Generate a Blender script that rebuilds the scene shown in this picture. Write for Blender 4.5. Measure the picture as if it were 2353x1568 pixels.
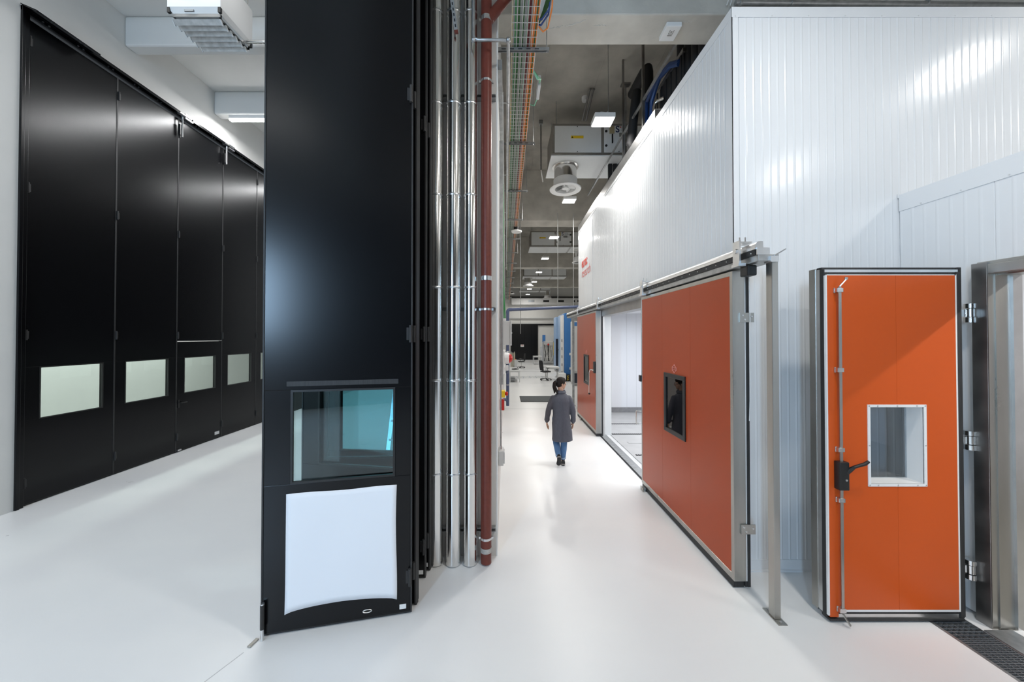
import bpy, math, random
from mathutils import Vector, Matrix
random.seed(7)
for o in list(bpy.data.objects):
    bpy.data.objects.remove(o)
C = bpy.context.scene.collection
SC = bpy.context.scene

# ------------------------------------------------------------------ camera
H = 2.4                      # camera height (m)
F = 803.0                    # focal length in pixels of a 2353 x 1568 frame
CX, HY = 1162.0, 774.0       # vanishing point of the corridor
TH = math.radians(0.6)
PY0 = HY - F * math.tan(TH)
cam = bpy.data.cameras.new('camera')
co = bpy.data.objects.new('camera', cam)
C.objects.link(co)
co.location = (0, 0, H)
co.rotation_euler = (math.pi / 2 + TH, 0, 0)
cam.sensor_width = 36.0
cam.lens = F * 36.0 / 2353
cam.shift_x = (1176.5 - CX) / 2353
cam.shift_y = (PY0 - 784.0) / 2353
cam.clip_start = 0.05
cam.clip_end = 200
SC.camera = co

# ------------------------------------------------------------------ world, exposure
w = bpy.data.worlds.new('world')
SC.world = w
w.use_nodes = True
w.node_tree.nodes['Background'].inputs[0].default_value = (0.8, 0.9, 1.0, 1)
w.node_tree.nodes['Background'].inputs[1].default_value = 0.6
SC.view_settings.view_transform = 'Standard'
SC.view_settings.look = 'None'
SC.view_settings.exposure = 0.19
SC.view_settings.gamma = 1.0
SC.view_settings.use_curve_mapping = False

def area_light(name, loc, sx, sy, power, col=(1, 1, 1), rot=(0, 0, 0), spread=None):
    l = bpy.data.lights.new(name, 'AREA')
    l.shape = 'RECTANGLE'
    l.size, l.size_y = sx, sy
    l.energy = power
    l.color = col
    if spread:
        l.spread = spread
    o = bpy.data.objects.new(name, l)
    o.location = loc
    o.rotation_euler = rot
    C.objects.link(o)
    return o

LAMP_W = 70.0       # each square pendant lamp
TUBE_W = 135.0       # each linear tube of the left hall
WINDOW_W = 400.0     # daylight through the tall window behind
INSIDE_W = 150.0
# daylight entering through the tall glazing of the end wall behind the camera
area_light('daylight_window', (-3.95, -6.85, 3.75), .6, 2.5, WINDOW_W, (0.48, 0.72, 1.0), (math.pi / 2, 0, 0))

# ------------------------------------------------------------------ helpers
def ray(px, py):
    u = (px - CX) / F
    v = (PY0 - py) / F
    return Vector((u, math.cos(TH) - v * math.sin(TH), math.sin(TH) + v * math.cos(TH)))

def at(px, py, X=None, Y=None, Z=None):
    r = ray(px, py)
    if Y is not None: t = Y / r.y
    elif X is not None: t = X / r.x
    else: t = (Z - H) / r.z
    return Vector((r.x * t, r.y * t, H + r.z * t))

class M:
    """collects geometry; build() links it as ONE mesh object"""
    def __init__(s):
        s.v = []; s.f = []
    def add(s, vs, fs):
        b = len(s.v)
        s.v += [Vector(p) for p in vs]
        s.f += [tuple(b + i for i in q) for q in fs]
        return s
    def box(s, x0, x1, y0, y1, z0, z1):
        if x0 > x1: x0, x1 = x1, x0
        if y0 > y1: y0, y1 = y1, y0
        if z0 > z1: z0, z1 = z1, z0
        vs = [(x0,y0,z0),(x1,y0,z0),(x1,y1,z0),(x0,y1,z0),(x0,y0,z1),(x1,y0,z1),(x1,y1,z1),(x0,y1,z1)]
        return s.add(vs, [(0,3,2,1),(4,5,6,7),(0,1,5,4),(1,2,6,5),(2,3,7,6),(3,0,4,7)])
    def obox(s, o, a, b, c):
        """box from corner o with edge vectors a, b, c (right-handed)"""
        o, a, b, c = Vector(o), Vector(a), Vector(b), Vector(c)
        if a.cross(b).dot(c) < 0:
            a, b = b, a
        vs = [o, o+a, o+a+b, o+b, o+c, o+a+c, o+a+b+c, o+b+c]
        return s.add(vs, [(0,3,2,1),(4,5,6,7),(0,1,5,4),(1,2,6,5),(2,3,7,6),(3,0,4,7)])
    def bar(s, p, q, w, h, up=(0,0,1)):
        p, q = Vector(p), Vector(q)
        d = q - p
        up = Vector(up)
        if abs(d.normalized().dot(up)) > .98: up = Vector((0,1,0))
        x = d.cross(up).normalized() * w
        y = x.cross(d).normalized() * h
        return s.obox(p - x/2 - y/2, x, d, y)
    def tube(s, pts, r, n=12, cap=True, closed=False):
        pts = [Vector(p) for p in pts]
        m = len(pts)
        rs = r if isinstance(r, (list, tuple)) else [r]*m
        t0 = (pts[1]-pts[0]).normalized()
        u = t0.orthogonal().normalized()
        rings = []
        b = len(s.v)
        for i in range(m):
            if closed: t = (pts[(i+1)%m]-pts[i-1]).normalized()
            elif i == 0: t = t0
            elif i == m-1: t = (pts[i]-pts[i-1]).normalized()
            else: t = ((pts[i+1]-pts[i]).normalized()+(pts[i]-pts[i-1]).normalized()).normalized()
            u = (u - t*u.dot(t)).normalized()
            w_ = t.cross(u)
            for k in range(n):
                a = 2*math.pi*k/n
                s.v.append(pts[i] + (u*math.cos(a)+w_*math.sin(a))*rs[i])
        for i in range(m if closed else m-1):
            j = (i+1) % m
            for k in range(n):
                k2 = (k+1) % n
                s.f.append((b+i*n+k, b+i*n+k2, b+j*n+k2, b+j*n+k))
        if cap and not closed:
            s.f.append(tuple(b+k for k in reversed(range(n))))
            s.f.append(tuple(b+(m-1)*n+k for k in range(n)))
        return s
    def cyl(s, p, q, r, r2=None, n=16):
        return s.tube([p, q], [r, r if r2 is None else r2], n)
    def rings(s, rings, cap=True, closed=False):
        """loft through rings (lists of equal length)"""
        b = len(s.v); n = len(rings[0])
        for r in rings: s.v += [Vector(p) for p in r]
        for i in range(len(rings)-1):
            for k in range(n):
                k2 = (k+1) % n
                s.f.append((b+i*n+k, b+i*n+k2, b+(i+1)*n+k2, b+(i+1)*n+k))
        if cap:
            s.f.append(tuple(b+k for k in reversed(range(n))))
            e = b+(len(rings)-1)*n
            s.f.append(tuple(e+k for k in range(n)))
        return s
    def lathe(s, c, prof, n=24, axis='Z', cap=True):
        """prof: list of (radius, height) around vertical axis through c"""
        c = Vector(c)
        rr = []
        for r, h in prof:
            ring = []
            for k in range(n):
                a = 2*math.pi*k/n
                if axis == 'Z': ring.append(c+Vector((r*math.cos(a), r*math.sin(a), h)))
                elif axis == 'X': ring.append(c+Vector((h, r*math.cos(a), r*math.sin(a))))
                else: ring.append(c+Vector((r*math.sin(a), h, r*math.cos(a))))
            rr.append(ring)
        return s.rings(rr, cap=cap)
    def ball(s, c, rx, ry=None, rz=None, n=14, m=8):
        ry = rx if ry is None else ry; rz = rx if rz is None else rz
        c = Vector(c)
        rr = []
        for i in range(1, m):
            p = math.pi*i/m - math.pi/2
            rr.append([c+Vector((rx*math.cos(p)*math.cos(2*math.pi*k/n), ry*math.cos(p)*math.sin(2*math.pi*k/n), rz*math.sin(p))) for k in range(n)])
        return s.rings(rr)
    def build(s, name, mat, parent=None, smooth=True, bevel=0, origin=None, ang=35):
        o3 = Vector(origin) if origin is not None else (wloc(parent) if parent else Vector((0,0,0)))
        me = bpy.data.meshes.new(name)
        me.from_pydata([tuple(p - o3) for p in s.v], [], s.f)
        me.materials.append(mat)
        if smooth:
            for p in me.polygons: p.use_smooth = True
            me.set_sharp_from_angle(angle=math.radians(ang))
        me.update()
        o = bpy.data.objects.new(name, me)
        C.objects.link(o)
        if parent: o.parent = parent
        else: o.location = o3
        if bevel:
            b = o.modifiers.new('bevel', 'BEVEL'); b.width = bevel; b.segments = 2; b.limit_method = 'ANGLE'
        return o

def wloc(o):
    p = Vector((0,0,0))
    while o:
        p += o.location; o = o.parent
    return p

def tag(o, label=None, cat=None, group=None, kind=None):
    if label: o['label'] = label
    if cat: o['category'] = cat
    if group: o['group'] = group
    if kind: o['kind'] = kind
    return o

def thing(name, loc, label, cat, group=None):
    o = bpy.data.objects.new(name, None)
    o.location = loc
    o.empty_display_size = .1
    C.objects.link(o)
    return tag(o, label, cat, group)

def copy_tree(o, parent=None):
    c = o.copy(); C.objects.link(c)
    if parent: c.parent = parent
    for ch in o.children: copy_tree(ch, c)
    return c

def share(o, parent, loc):
    c = o.copy(); C.objects.link(c); c.parent = parent; c.location = loc
    return c

# ------------------------------------------------------------------ materials
MATS = {}
def mat(name, col, rough=.5, metal=0, spec=.5, noise=0, nscale=6, col2=None, bump=0, bscale=40, rnoise=0, coat=0, stretch=None, emit=0):
    m = bpy.data.materials.new(name); m.use_nodes = True
    nt = m.node_tree; b = nt.nodes['Principled BSDF']
    b.inputs['Base Color'].default_value = (*col, 1)
    b.inputs['Roughness'].default_value = rough
    b.inputs['Metallic'].default_value = metal
    b.inputs['Specular IOR Level'].default_value = spec
    b.inputs['Coat Weight'].default_value = coat
    if emit:
        b.inputs['Emission Color'].default_value = (*col, 1); b.inputs['Emission Strength'].default_value = emit
    if noise or bump or rnoise:
        tc = nt.nodes.new('ShaderNodeTexCoord')
        mp = nt.nodes.new('ShaderNodeMapping')
        nt.links.new(tc.outputs['Object'], mp.inputs[0])
        if stretch: mp.inputs['Scale'].default_value = stretch
    if noise or rnoise:
        n = nt.nodes.new('ShaderNodeTexNoise'); n.inputs['Scale'].default_value = nscale; n.inputs['Detail'].default_value = 5
        nt.links.new(mp.outputs[0], n.inputs['Vector'])
    if noise:
        r = nt.nodes.new('ShaderNodeValToRGB')
        c2 = col2 or tuple(c*(1-noise) for c in col)
        r.color_ramp.elements[0].position = .3; r.color_ramp.elements[1].position = .7
        r.color_ramp.elements[0].color = (*c2, 1); r.color_ramp.elements[1].color = (*col, 1)
        nt.links.new(n.outputs['Fac'], r.inputs[0]); nt.links.new(r.outputs[0], b.inputs['Base Color'])
    if rnoise:
        mr = nt.nodes.new('ShaderNodeMapRange')
        mr.inputs['To Min'].default_value = max(0.02, rough-rnoise); mr.inputs['To Max'].default_value = rough+rnoise
        mr.inputs['From Min'].default_value = .3; mr.inputs['From Max'].default_value = .7
        nt.links.new(n.outputs['Fac'], mr.inputs[0]); nt.links.new(mr.outputs[0], b.inputs['Roughness'])
    if bump:
        n2 = nt.nodes.new('ShaderNodeTexNoise'); n2.inputs['Scale'].default_value = bscale; n2.inputs['Detail'].default_value = 3
        bp = nt.nodes.new('ShaderNodeBump'); bp.inputs['Strength'].default_value = bump; bp.inputs['Distance'].default_value = .01
        nt.links.new(mp.outputs[0], n2.inputs['Vector']); nt.links.new(n2.outputs['Fac'], bp.inputs['Height']); nt.links.new(bp.outputs[0], b.inputs['Normal'])
    MATS[name] = m
    return m

def glass(name, tint, refl=.9):
    m = bpy.data.materials.new(name); m.use_nodes = True
    nt = m.node_tree; nt.nodes.clear()
    out = nt.nodes.new('ShaderNodeOutputMaterial'); mx = nt.nodes.new('ShaderNodeMixShader')
    tr = nt.nodes.new('ShaderNodeBsdfTransparent'); tr.inputs[0].default_value = (*tint, 1)
    gl = nt.nodes.new('ShaderNodeBsdfGlossy'); gl.inputs['Roughness'].default_value = .01; gl.inputs['Color'].default_value = (refl, refl, refl, 1)
    lw = nt.nodes.new('ShaderNodeLayerWeight'); lw.inputs[0].default_value = .5
    pw = nt.nodes.new('ShaderNodeMath'); pw.operation = 'POWER'; pw.inputs[1].default_value = 4.5
    fr = nt.nodes.new('ShaderNodeMath'); fr.operation = 'MULTIPLY_ADD'; fr.inputs[1].default_value = .85; fr.inputs[2].default_value = .05; fr.use_clamp = True
    nt.links.new(lw.outputs['Facing'], pw.inputs[0]); nt.links.new(pw.outputs[0], fr.inputs[0])
    nt.links.new(fr.outputs[0], mx.inputs[0]); nt.links.new(tr.outputs[0], mx.inputs[1]); nt.links.new(gl.outputs[0], mx.inputs[2])
    nt.links.new(mx.outputs[0], out.inputs[0])
    return m

def emis(name, col, s):
    m = bpy.data.materials.new(name); m.use_nodes = True
    b = m.node_tree.nodes['Principled BSDF']
    b.inputs['Base Color'].default_value = (.9, .9, .9, 1)
    b.inputs['Emission Color'].default_value = (*col, 1); b.inputs['Emission Strength'].default_value = s
    return m

m_floor = mat('light_floor', (.79,.79,.78), .32, noise=.06, nscale=.6, col2=(.73,.735,.74), rnoise=.05, stretch=(1,1.6,1))
m_white = mat('white_plaster', (.74,.735,.71), .75, noise=.03, nscale=3, bump=.05, bscale=60)
m_ceil = mat('white_ceiling', (.72,.715,.69), .8, noise=.03, nscale=2)
m_conc = mat('raw_concrete', (.50,.475,.42), .85, noise=.36, nscale=1.6, bump=.25, bscale=18)
m_conc2 = mat('pale_concrete', (.64,.61,.545), .8, noise=.26, nscale=2.2, bump=.3, bscale=14)
m_panel = mat('white_coated_steel', (.76,.775,.79), .2, spec=.45, noise=.02, nscale=.8)
m_panelin = mat('white_inner_panel', (.80,.81,.84), .4)
m_black = mat('black_powder_coat', (.0035,.0037,.0045), .24, spec=.3)
m_rubber = mat('black_rubber', (.012,.012,.013), .55, noise=.4, nscale=25, col2=(.03,.03,.03), stretch=(6,6,.3))
m_blkpl = mat('black_plastic', (.012,.012,.012), .4)
m_orange = mat('orange_coated_steel', (.60,.092,.014), .36, spec=.25, noise=.04, nscale=2)
m_orange2 = mat('orange_sliding_panel', (.44,.064,.014), .28, spec=.28, noise=.05, nscale=1.5)
m_steel = mat('brushed_steel', (.50,.49,.46), .34, metal=1, noise=.25, nscale=5, rnoise=.1, stretch=(1,1,.15))
m_steeld = mat('dark_steel_frame', (.42,.41,.40), .40, metal=1, noise=.3, nscale=4, rnoise=.08)
m_alu = mat('aluminium', (.72,.72,.72), .3, metal=1, noise=.1, nscale=8)
m_chrome = mat('polished_steel', (.80,.79,.77), .17, metal=1, noise=.08, nscale=3, stretch=(1,1,.2))
m_galv = mat('galvanised_steel', (.50,.51,.51), .42, metal=.9, noise=.3, nscale=14)
m_redpipe = mat('red_oxide_pipe', (.15,.027,.015), .42, noise=.18, nscale=30)
m_bluepipe = mat('blue_pipe', (.075,.10,.19), .4)
m_whitepl = mat('white_plastic', (.78,.78,.77), .4)
m_greybox = mat('light_grey_enamel', (.60,.61,.61), .4)
m_paper = mat('white_sheet', (.80,.82,.86), .55, bump=.15, bscale=3)
m_tray = mat('zinc_wire', (.62,.63,.62), .4, metal=.7)
m_yellow = mat('yellow_plastic', (.85,.58,.02), .4)
m_red = mat('red_plastic', (.55,.02,.015), .3)
m_redpr = mat('red_print', (.62,.045,.02), .5)
m_speck = mat('speckled_floor', (.45,.44,.40), .7, noise=.35, nscale=60)
m_grate = mat('drain_grate', (.30,.32,.34), .45, metal=.7)
m_pit = mat('drain_pit', (.012,.013,.016), .8)
m_skirt = mat('grey_skirting', (.28,.28,.29), .5, noise=.25, nscale=9)
m_infloor = mat('chamber_floor', (.55,.55,.55), .4, noise=.12, nscale=3)
m_blue = mat('blue_enamel', (.055,.20,.50), .35)
m_blue2 = mat('pale_blue_enamel', (.30,.45,.68), .3)
m_navy = mat('dark_navy_panel', (.012,.018,.035), .4)
m_insul = mat('black_insulation', (.010,.010,.011), .7, bump=.1, bscale=30)
m_hose = mat('blue_hose', (.012,.045,.16), .4)
m_wood = mat('pale_table_top', (.75,.75,.74), .4)
m_fab = mat('dark_fabric', (.012,.012,.014), .8)
m_mat = mat('dark_mat', (.09,.10,.105), .8, noise=.3, nscale=60)
m_lamp = emis('lamp_diffuser', (1,1,1), 14)
m_glass = glass('window_glass', (.84,.90,.88))
m_glassc = glass('cyan_glass', (.80,.93,.95))
m_glassd = glass('dark_glass', (.25,.27,.26))
m_clear = glass('clear_cover', (.85,.88,.9))
m_joint = mat('floor_joint', (.30,.30,.30), .6)
m_seam = mat('grey_sealant', (.5,.5,.5), .6)
# ------------------------------------------------------------------ the setting
XL, XP, XC = -6.77, -0.09, 2.354       # left wall, corridor's left wall, chamber side
CEIL = 8.1
YB = 36.0
def struct(name, m, mt, label=None, parent=None, **k):
    o = m.build(name, mt, parent, smooth=False, **k)
    if not parent:
        o['kind'] = 'structure'
    if label: o['label'] = label
    return o

GX0, GX1, GY0, GY1 = 3.565, 3.895, 0.6, 3.03      # drain trench
m = M()
m.box(-10.2, GX0, -7, YB+.3, -.12, 0)
m.box(GX0, GX1, -7, GY0, -.12, 0)
m.box(GX0, GX1, GY1, YB+.3, -.12, 0)
m.box(GX1, 14, -7, YB+.3, -.12, 0)
floor = struct('floor', m, m_floor, 'pale polished floor running through both halls')
struct('drain_pit', M().box(GX0, GX1, GY0, GY1, -.12, -.07), m_pit, parent=floor)
# thin joints in the floor
struct('joint', M().box(XP, 3.0, 11.60, 11.64, 0, .0006), m_seam, parent=floor)
struct('joint', M().box(XP, 6.0, 24.0, 24.1, 0, .0006), m_joint, parent=floor)
p, q = at(560, 1500, Z=0), at(470, 1568, Z=0)
d = (q-p)*3
mm = M(); mm.bar(p, p+d, .008, .0012); struct('joint', mm, m_seam, parent=floor)

LW, LY0, NL = 1.146, 4.93, 8
YE = LY0 + LW*NL
m = M()
m.box(XL-.28, XL, -7, LY0-.10, 0, CEIL)
m.box(XL-.28, XL, LY0-.10, YE+.05, 7.03, CEIL)
m.box(XL-.28, XL, YE+.05, 16, 0, CEIL)
struct('wall_left', m, m_white, 'white plastered wall around the black folding doors')
struct('wall_back_left', M().box(XL, -.85, 16, 16.2, 0, CEIL), m_white, 'white end wall of the left hall')
m = M()
m.box(-.85, XP, 3.85, YB, 0, CEIL)
m.box(-1.62, -1.15, -7, 3.85, 7.05, CEIL)
struct('wall_center', m, m_white, 'white wall between the two halls behind the pipes')
struct('wall_right', M().box(14, 14.2, -7, YB, 0, CEIL), m_white, 'white far side wall')
m = M()
m.box(-.85, 1.0, YB, YB+.3, 0, CEIL)
m.box(1.0, 14, YB, YB+.3, 3.75, CEIL)
m.box(3.3, 14, YB, YB+.3, 0, 3.75)
m.box(-.85, 14, YB+1.5, YB+1.7, 0, 4)
struct('wall_back', m, m_white, 'white end wall at the far end of the corridor')
m = M()
m.box(-10, -4.27, -7.2, -7, 0, CEIL); m.box(-3.63, 14, -7.2, -7, 0, CEIL)
m.box(-4.27, -3.63, -7.2, -7, 0, 2.45); m.box(-4.27, -3.63, -7.2, -7, 5.05, CEIL)
struct('wall_front', m, m_white, 'white end wall behind the viewer')
# small lit room behind the left doors
m = M(); m.box(-10.2, -10, -7, 16, 0, 4); m.box(-10, XL-.28, -.1, 0, 0, 4); m.box(-10, XL-.28, 15, 15.1, 0, 4)
struct('wall_outer_left', m, m_white, 'pale wall of the room behind the left doors')
struct('ceiling_annex', M().box(-10.2, XL-.28, -7, 16, 4, 4.1), m_ceil, 'ceiling of the room behind the left doors')

ceil = struct('ceiling', M().box(XL-.28, -.85, -7, 16.2, CEIL, CEIL+.15), m_ceil, 'white ceiling of the left hall')
for k in range(6):
    y0 = 6.15 + 1.9*k
    b = M().box(XL, -.86, y0, y0+.22, 7.57, CEIL-.001).build('beam', m_ceil, ceil, smooth=False, bevel=.03)
for k in range(1, 7):
    y0 = 6.15 - 1.9*k
    M().box(XL, -1.63, y0, y0+.22, 7.57, CEIL-.001).build('beam', m_ceil, ceil, smooth=False, bevel=.03)
ceilc = struct('ceiling_hall', M().box(-.85, 14, -7, YB+.3, 8.3, 8.45), m_conc, 'rough grey concrete ceiling over the corridor')
for y0, y1 in ((-4.0, -3.5), (4.40, 4.87), (12.3, 13.05), (20.6, 21.2), (28.8, 29.4)):
    M().box(-.85 if y1 > 3 else -1.1, 14, y0, y1, 6.5, 8.3).build('beam', m_conc2, ceilc, smooth=False, bevel=.015)
# board joints in the concrete soffit (thin ribs left by the formwork)
for x in (.9, 2.1, 3.3):
    M().box(x, x+.012, 4.87, 12.3, 8.292, 8.3).build('formwork_line', m_conc, ceilc, smooth=False)
# rough mortar ridges left under the first beam
for (xa, ya, xb, yb) in ((1258, 68, 1292, 60), (1298, 62, 1345, 47), (1364, 58, 1392, 59), (1568, 52, 1590, 50)):
    p, q = at(xa, ya, Z=6.5), at(xb, yb, Z=6.5)
    mm = M()
    n = 10
    mm.tube([p.lerp(q, k/n)+Vector((random.uniform(-.006,.006), random.uniform(-.012,.012), .002)) for k in range(n+1)], [random.uniform(.004,.014) for k in range(n+1)], 6)
    mm.build('mortar_ridge', m_conc2, ceilc)

# ------------------------------------------------------------------ black folding doors
def leaf(name, A, B, label, group=None, wicket=False, hinge_side=0, win=(.17, .985), glassm=None, zt=6.93, thick=.07, extra=None, z0=.025):
    A = Vector((A[0], A[1], 0)); B = Vector((B[0], B[1], 0))
    t = thing(name, A, label, 'door', group)
    d = (B-A); W = d.length; d.normalize(); n = Vector((d.y, -d.x, 0)); Z = Vector((0,0,1))
    def lb(mm, s0, s1, n0, n1, za, zb):
        mm.obox(A + d*s0 + n*n0 + Z*za, d*(s1-s0), n*(n1-n0), Z*(zb-za)); return mm
    w0, w1 = win; wz0, wz1 = 1.20, 1.965
    g = .012
    mm = M()
    zs = 2.30
    lo = M()
    lb(lo, g, W-g, -thick, 0, z0, wz0); lb(lo, g, w0, -thick, 0, wz0, wz1); lb(lo, w1, W-g, -thick, 0, wz0, wz1)
    if wicket:
        lb(lo, g, W-g, -thick, 0, wz1, zs-.008)
        lo.build('wicket_panel', m_black, t, smooth=False, bevel=.003)
        lb(M(), g, W-g, -thick, 0, zs+.008, zt).build('upper_panel', m_black, t, smooth=False, bevel=.003)
        lb(M(), g, W-g, 0, .012, zs+.004, zs+.016).build('drip_strip', m_alu, t, smooth=False)
    else:
        lb(lo, g, W-g, -thick, 0, wz1, zt)
        lo.build('panel', m_black, t, smooth=False, bevel=.003)
    # rubber edges
    lb(M(), 0, g, -thick+.006, .004, z0, zt).build('edge_gasket', m_rubber, t, smooth=False)
    lb(M(), W-g, W, -thick+.006, .004, z0, zt).build('edge_gasket', m_rubber, t, smooth=False)
    e = lb(M(), 0, W, -thick+.015, -.015, .004, z0); e.build('bottom_seal', m_rubber, t, smooth=False)
    # window: bead frame and pane
    fr = M(); b = .018
    lb(fr, w0, w1, -.02, .004, wz0, wz0+b); lb(fr, w0, w1, -.02, .004, wz1-b, wz1)
    lb(fr, w0, w0+b, -.02, .004, wz0+b, wz1-b); lb(fr, w1-b, w1, -.02, .004, wz0+b, wz1-b)
    f = fr.build('window_bead', m_blkpl, t, smooth=False)
    lb(M(), w0+b*.5, w1-b*.5, -.030, -.024, wz0+b*.5, wz1-b*.5).build('pane', glassm or m_glass, f, smooth=False)
    # hinges on one edge
    s = 0 if hinge_side == 0 else W
    for hz in (.25, 2.35, 4.45, 6.55):
        h = M(); c = A + d*(s+.016 if s == 0 else s-.016) + n*.014 + Z*hz
        h.cyl(c, c+Z*.15, .013, n=10)
        lb(h, s if s == 0 else s-.05, s+.05 if s == 0 else s, 0, .006, hz+.02, hz+.13)
        h.build('hinge', m_rubber, t)
    if extra: extra(t, lb, A, d, n, Z, W)
    return t

ords = ['first', 'second', 'third', 'fourth', 'fifth', 'sixth', 'seventh', 'eighth']
XD = XL - .03
for i in range(NL):
    y0 = LY0 + i*LW
    def ex(t, lb, A, d, n, Z, W, i=i):
        if i == 2:
            h = M(); c = A + d*.06 + Z*1.02
            lb(h, .035, .075, 0, .012, .92, 1.08)
            h.tube([c+n*.012, c+n*.06, c+n*.06+d*.13], .009, 8)
            h.build('lever_handle', m_blkpl, t)
            lb(M(), W-.18, W-.05, 0, .002, .10, .17).build('maker_plate', m_greybox, t, smooth=False)
            lb(M(), .02, .10, 0, .03, .03, .06).build('floor_bolt', m_alu, t, smooth=False)
    lab = {0: 'tall black door leaf beside the white wall edge, largest of the left row',
           1: 'tall black door leaf with window, second from the white wall at left',
           2: 'black door leaf with built-in wicket door, lever handle and bright drip strip',
           3: 'black windowed door leaf just beyond the wicket door in the left row',
           4: 'black windowed door leaf mostly hidden behind the big front panel'}.get(i, 'black windowed door leaf hidden behind the front panel, %s in the left row' % ords[i])
    leaf('folding_door_leaf', (XD, y0), (XD, y0+LW), lab, 'black folding doors along the left wall', wicket=(i == 2), hinge_side=0, extra=ex)
# jamb and top track of the left doors
t = thing('door_track', (XL, LY0, 6.95), 'black top track and side jamb of the left folding doors', 'track')
m = M(); m.box(XD-.08, XL+.03, LY0-.10, LY0-.062, 0, 7.03); m.box(XD-.06, XL+.012, LY0-.058, LY0-.008, 0, 7.0)
m.build('jamb', m_black, t, smooth=False, bevel=.004)
m = M(); m.box(XD-.08, XL+.02, LY0-.1, YE, 6.97, 7.035); m.box(XL+.02, XL+.09, LY0-.05, YE, 7.02, 7.035); m.box(XL+.08, XL+.09, LY0-.05, YE, 6.985, 7.02)
m.build('rail', m_black, t, smooth=False)
# wider guide plate at the near end of the track
pa, pb = at(84, 27, X=-6.52), at(231, 136, X=-6.52)
m = M()
c0 = Vector((XL+.02, pa.y, 7.035)); c1 = Vector((XL+.02, pb.y+.05, 7.035))
m.rings([[c0, Vector((-6.52, pa.y, pa.z)), Vector((-6.52, pa.y, pa.z+.03)), c0+Vector((0,0,.012))],
         [c1, Vector((-6.52, pb.y, pa.z)), Vector((-6.52, pb.y, pa.z+.03)), c1+Vector((0,0,.012))]])
m.build('guide_plate', m_black, t, smooth=False)
for k in range(22):
    y = LY0 + .12 + k*.42
    for dy in (0, .07):
        M().cyl((XL+.02, y+dy, 6.99), (XL+.026, y+dy, 6.99), .012, n=8).build('bolt', m_alu, t)
for i in (2, 3, 5, 7):
    y = LY0 + i*LW
    m = M(); m.box(XL+.0, XL+.10, y-.10, y+.16, 7.0, 7.02); m.box(XL+.03, XL+.09, y+.03, y+.20, 6.955, 7.06); m.cyl((XL+.05, y, 6.55), (XL+.05, y, 7.0), .014, n=8); m.cyl((XL+.05,y-.08,7.04),(XL+.05,y-.08,6.98),.03,n=10)
    m.build('roller_hanger', m_alu, t)
    M().box(XL-.0, XL+.045, y-.045, y-.012, 6.58, 6.8).build('hanger_clamp', m_blkpl, t, smooth=False)

# the closed row of black doors facing them across the left hall, and unseen black leaves added behind the viewer to darken reflections
t = thing('facing_door_row', (-.88, 4.0, 0), 'row of closed black folding doors facing the left doors, mirrored in them', 'door')
for k in range(10):
    ya = 4.0 + k*1.16
    m = M(); m.box(-.93, -.875, ya+.006, ya+1.154, .02, 1.2); m.box(-.93, -.875, ya+.006, ya+1.154, 1.965, 6.93); m.box(-.93, -.875, ya+.006, ya+.18, 1.2, 1.965); m.box(-.93, -.875, ya+.98, ya+1.154, 1.2, 1.965)
    l_ = m.build('leaf', m_black, t, smooth=False)
    M().box(-.905, -.898, ya+.18, ya+.98, 1.2, 1.965).build('pane', m_glass, l_, smooth=False)
M().box(-.96, -.86, 4.0, 15.7, 6.96, 7.05).build('top_track', m_alu, t, smooth=False)
t = thing('rear_dark_row', (0, -6.95, 0), 'unseen black leaves added behind the viewer to darken reflections', 'door')
for k in range(9):
    xa_ = -3.3 + k*1.16
    M().box(xa_+.006, xa_+1.154, -6.99, -6.93, .02, 6.9).build('leaf', m_black, t, smooth=False)

# the folded stack in the middle
A1, B1 = at(599, 1466, Z=.004), at(946, 1410, Z=.004)
A1, B1 = Vector((A1.x, A1.y, 0)), Vector((B1.x, B1.y, 0))
def ex1(t, lb, A, d, n, Z, W):
    lb(M(), .175, 1.045, 0, .003, 1.995, 2.035).build('tape_strip', m_rubber, t, smooth=False)
    # loose white sheet under the window
    nx, nz = 20, 20
    mm = M(); fr = []; 
    for j in range(nz+1):
        v = j/nz
        for i in range(nx+1):
            u = i/nx
            s = .178 + (1.035-.178)*u - .006*math.sin(v*5)*(u > .5)
            bot = .172 + .045*math.sin(math.pi*u)**.6 - .012*u
            top = 1.125 + .01*math.sin(u*9)*.4
            z = top*(1-v) + bot*v
            off = .006 + .012*v*v + .05*max(0, v-.78)*abs(u-.5)*1.6 + .002*math.sin(7*u+4*v)
            fr.append(A + d*s + Z*z + n*off)
    f = []
    for j in range(nz):
        for i in range(nx):
            a = j*(nx+1)+i
            f.append((a, a+nx+1, a+nx+2, a+1))
    mm.add(fr, f)
    o = mm.build('white_sheet', m_paper, t)
    so = o.modifiers.new('thickness', 'SOLIDIFY'); so.thickness = .0015
    o['label'] = 'loose white sheet taped under the window'
    lb(M(), 1.06, 1.115, 0, .0015, .055, .095).build('maker_plate', m_whitepl, t, smooth=False)
    c = A + d*.80 + Z*.085
    mm = M(); mm.tube([c + d*(.035*math.cos(a)) + Z*(.012*math.sin(a)) + n*.004 for a in [k*math.pi/8 for k in range(16)]], .004, 6, closed=True)
    mm.build('flush_handle', m_alu, t)
    # shoot bolt at the lower left corner
    c = A + d*.022 + n*.028
    M().cyl(c+Z*.09, c+Z*.28, .016, n=12).build('bolt_housing', m_blkpl, t)
    M().cyl(c+Z*.0, c+Z*.10, .012, n=10).build('shoot_bolt', m_alu, t); M().cyl(c+Z*.28, c+Z*.29, .014, n=10).build('bolt_cap', m_alu, t)
stack = []
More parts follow.
